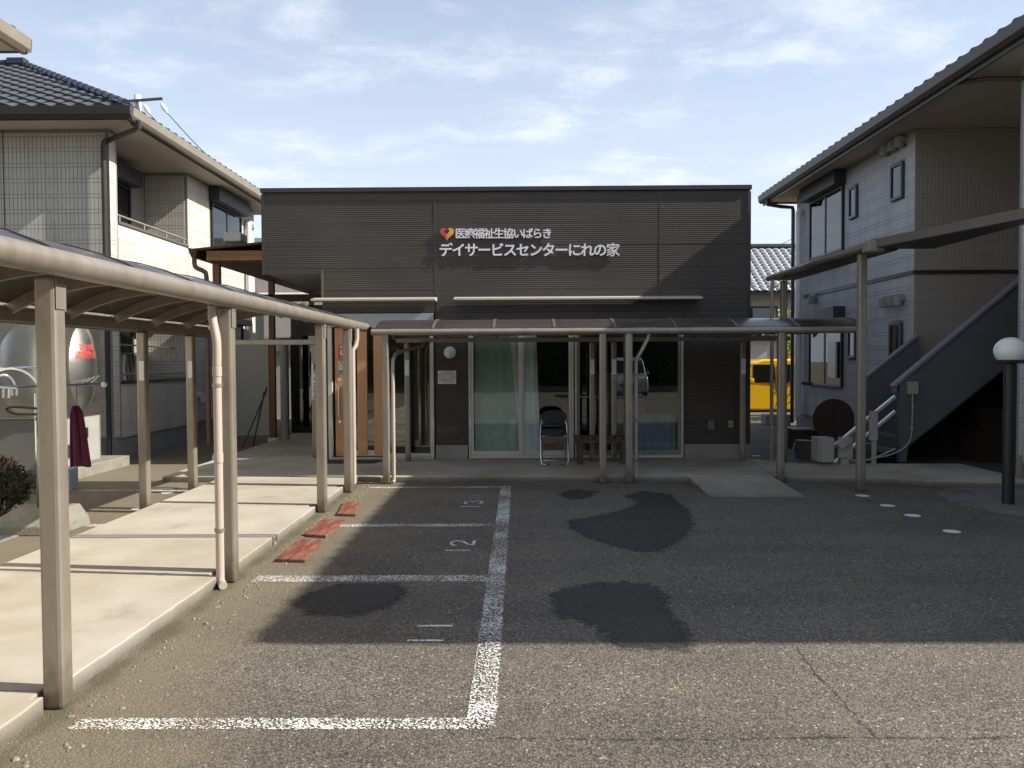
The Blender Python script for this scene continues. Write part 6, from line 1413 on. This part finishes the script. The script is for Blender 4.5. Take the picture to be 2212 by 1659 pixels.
for i in range(9000):
    p = Vector((rnd_.uniform(-18, 22), -15.8 + rnd_.gauss(0, 0.12), rnd_.uniform(0.3, 3.4 + 0.5*math.sin(i)))); a = Vector((rnd_.gauss(0,1), rnd_.gauss(0,1), rnd_.gauss(0,1))).normalized()*0.14; b = a.cross(Vector((rnd_.gauss(0,1), 1, rnd_.gauss(0,1)))).normalized()*0.07
    mb.add([p - a, p + b, p + a, p - b], [(0,1,2,3)])
mb.build('foliage', leaf_m, hd_)

# utility pole and wires
up = thing('utility_pole', (-19.2, 41, 0), 'concrete utility pole with crossarm rising behind the left roof', 'utility pole')
pt = at_y(297, 205, 41)
MB().tube([(pt.x, 41, 0), (pt.x, 41, pt.z)], 0.2, 14, radii=[0.24, 0.17]).build('pole', pole_m, up, smooth=True)
a, b = at_y(245, 221, 40.8), at_y(351, 213, 40.8); MB().beam(a, b, 0.10, 0.12).build('crossarm', mat('dark_crossarm', (0.05, 0.05, 0.08), 0.5), up)
ins = mat('white_insulator', (0.7, 0.72, 0.74), 0.3)
for (u0, v0, u1, v1) in ((311, 226, 323, 246), (347, 222, 362, 245)):
    a, b = at_y(u0, v0, 40.8), at_y(u1, v1, 40.5); MB().tube([a, a.lerp(b, 0.3), a.lerp(b, 0.6), b], 0.05, 8, radii=[0.03, 0.12, 0.12, 0.05]).build('insulator', ins, up, smooth=True)
def wire(pts, r, label):
    o = MB().tube(pts, r, 5).build('power_line', black_plastic); tag(o, label, 'wire', 'overhead wires')
wire(smooth_pts([at_y(323, 246, 40.5), at_y(365, 290, 36), at_y(420, 330, 30)], 12), 0.018, 'lower overhead wire running from the utility pole behind the left roof')
wire(smooth_pts([at_y(362, 245, 40.5), at_y(412, 300, 38), at_y(452, 340, 34)], 12), 0.022, 'upper overhead wire running from the utility pole behind the left roof')
wire([at_y(1560, 590, 45), at_y(1750, 497, 45)], 0.015, 'steep overhead wire in the gap right of the dark building')
wire([at_y(1560, 557, 46), at_y(1750, 546, 46)], 0.018, 'level overhead wire in the gap right of the dark building')
wire(smooth_pts([at_y(1590, 562, 44), at_y(1650, 552, 44), at_y(1720, 530, 44)], 8), 0.010, 'thin slanting overhead wire in the gap right of the dark building')
wire(smooth_pts([at_y(1590, 660, 24), at_y(1640, 645, 24), at_y(1665, 628, 24), at_y(1700, 600, 22)], 8), 0.016, 'thick dark cable crossing the grey pantile roof')

for o in bpy.data.objects:
    if '_org' in o: del o['_org']
print('objects', len(bpy.data.objects), 'tris', sum(len(m.loops) - 2*len(m.polygons) for m in bpy.data.meshes))
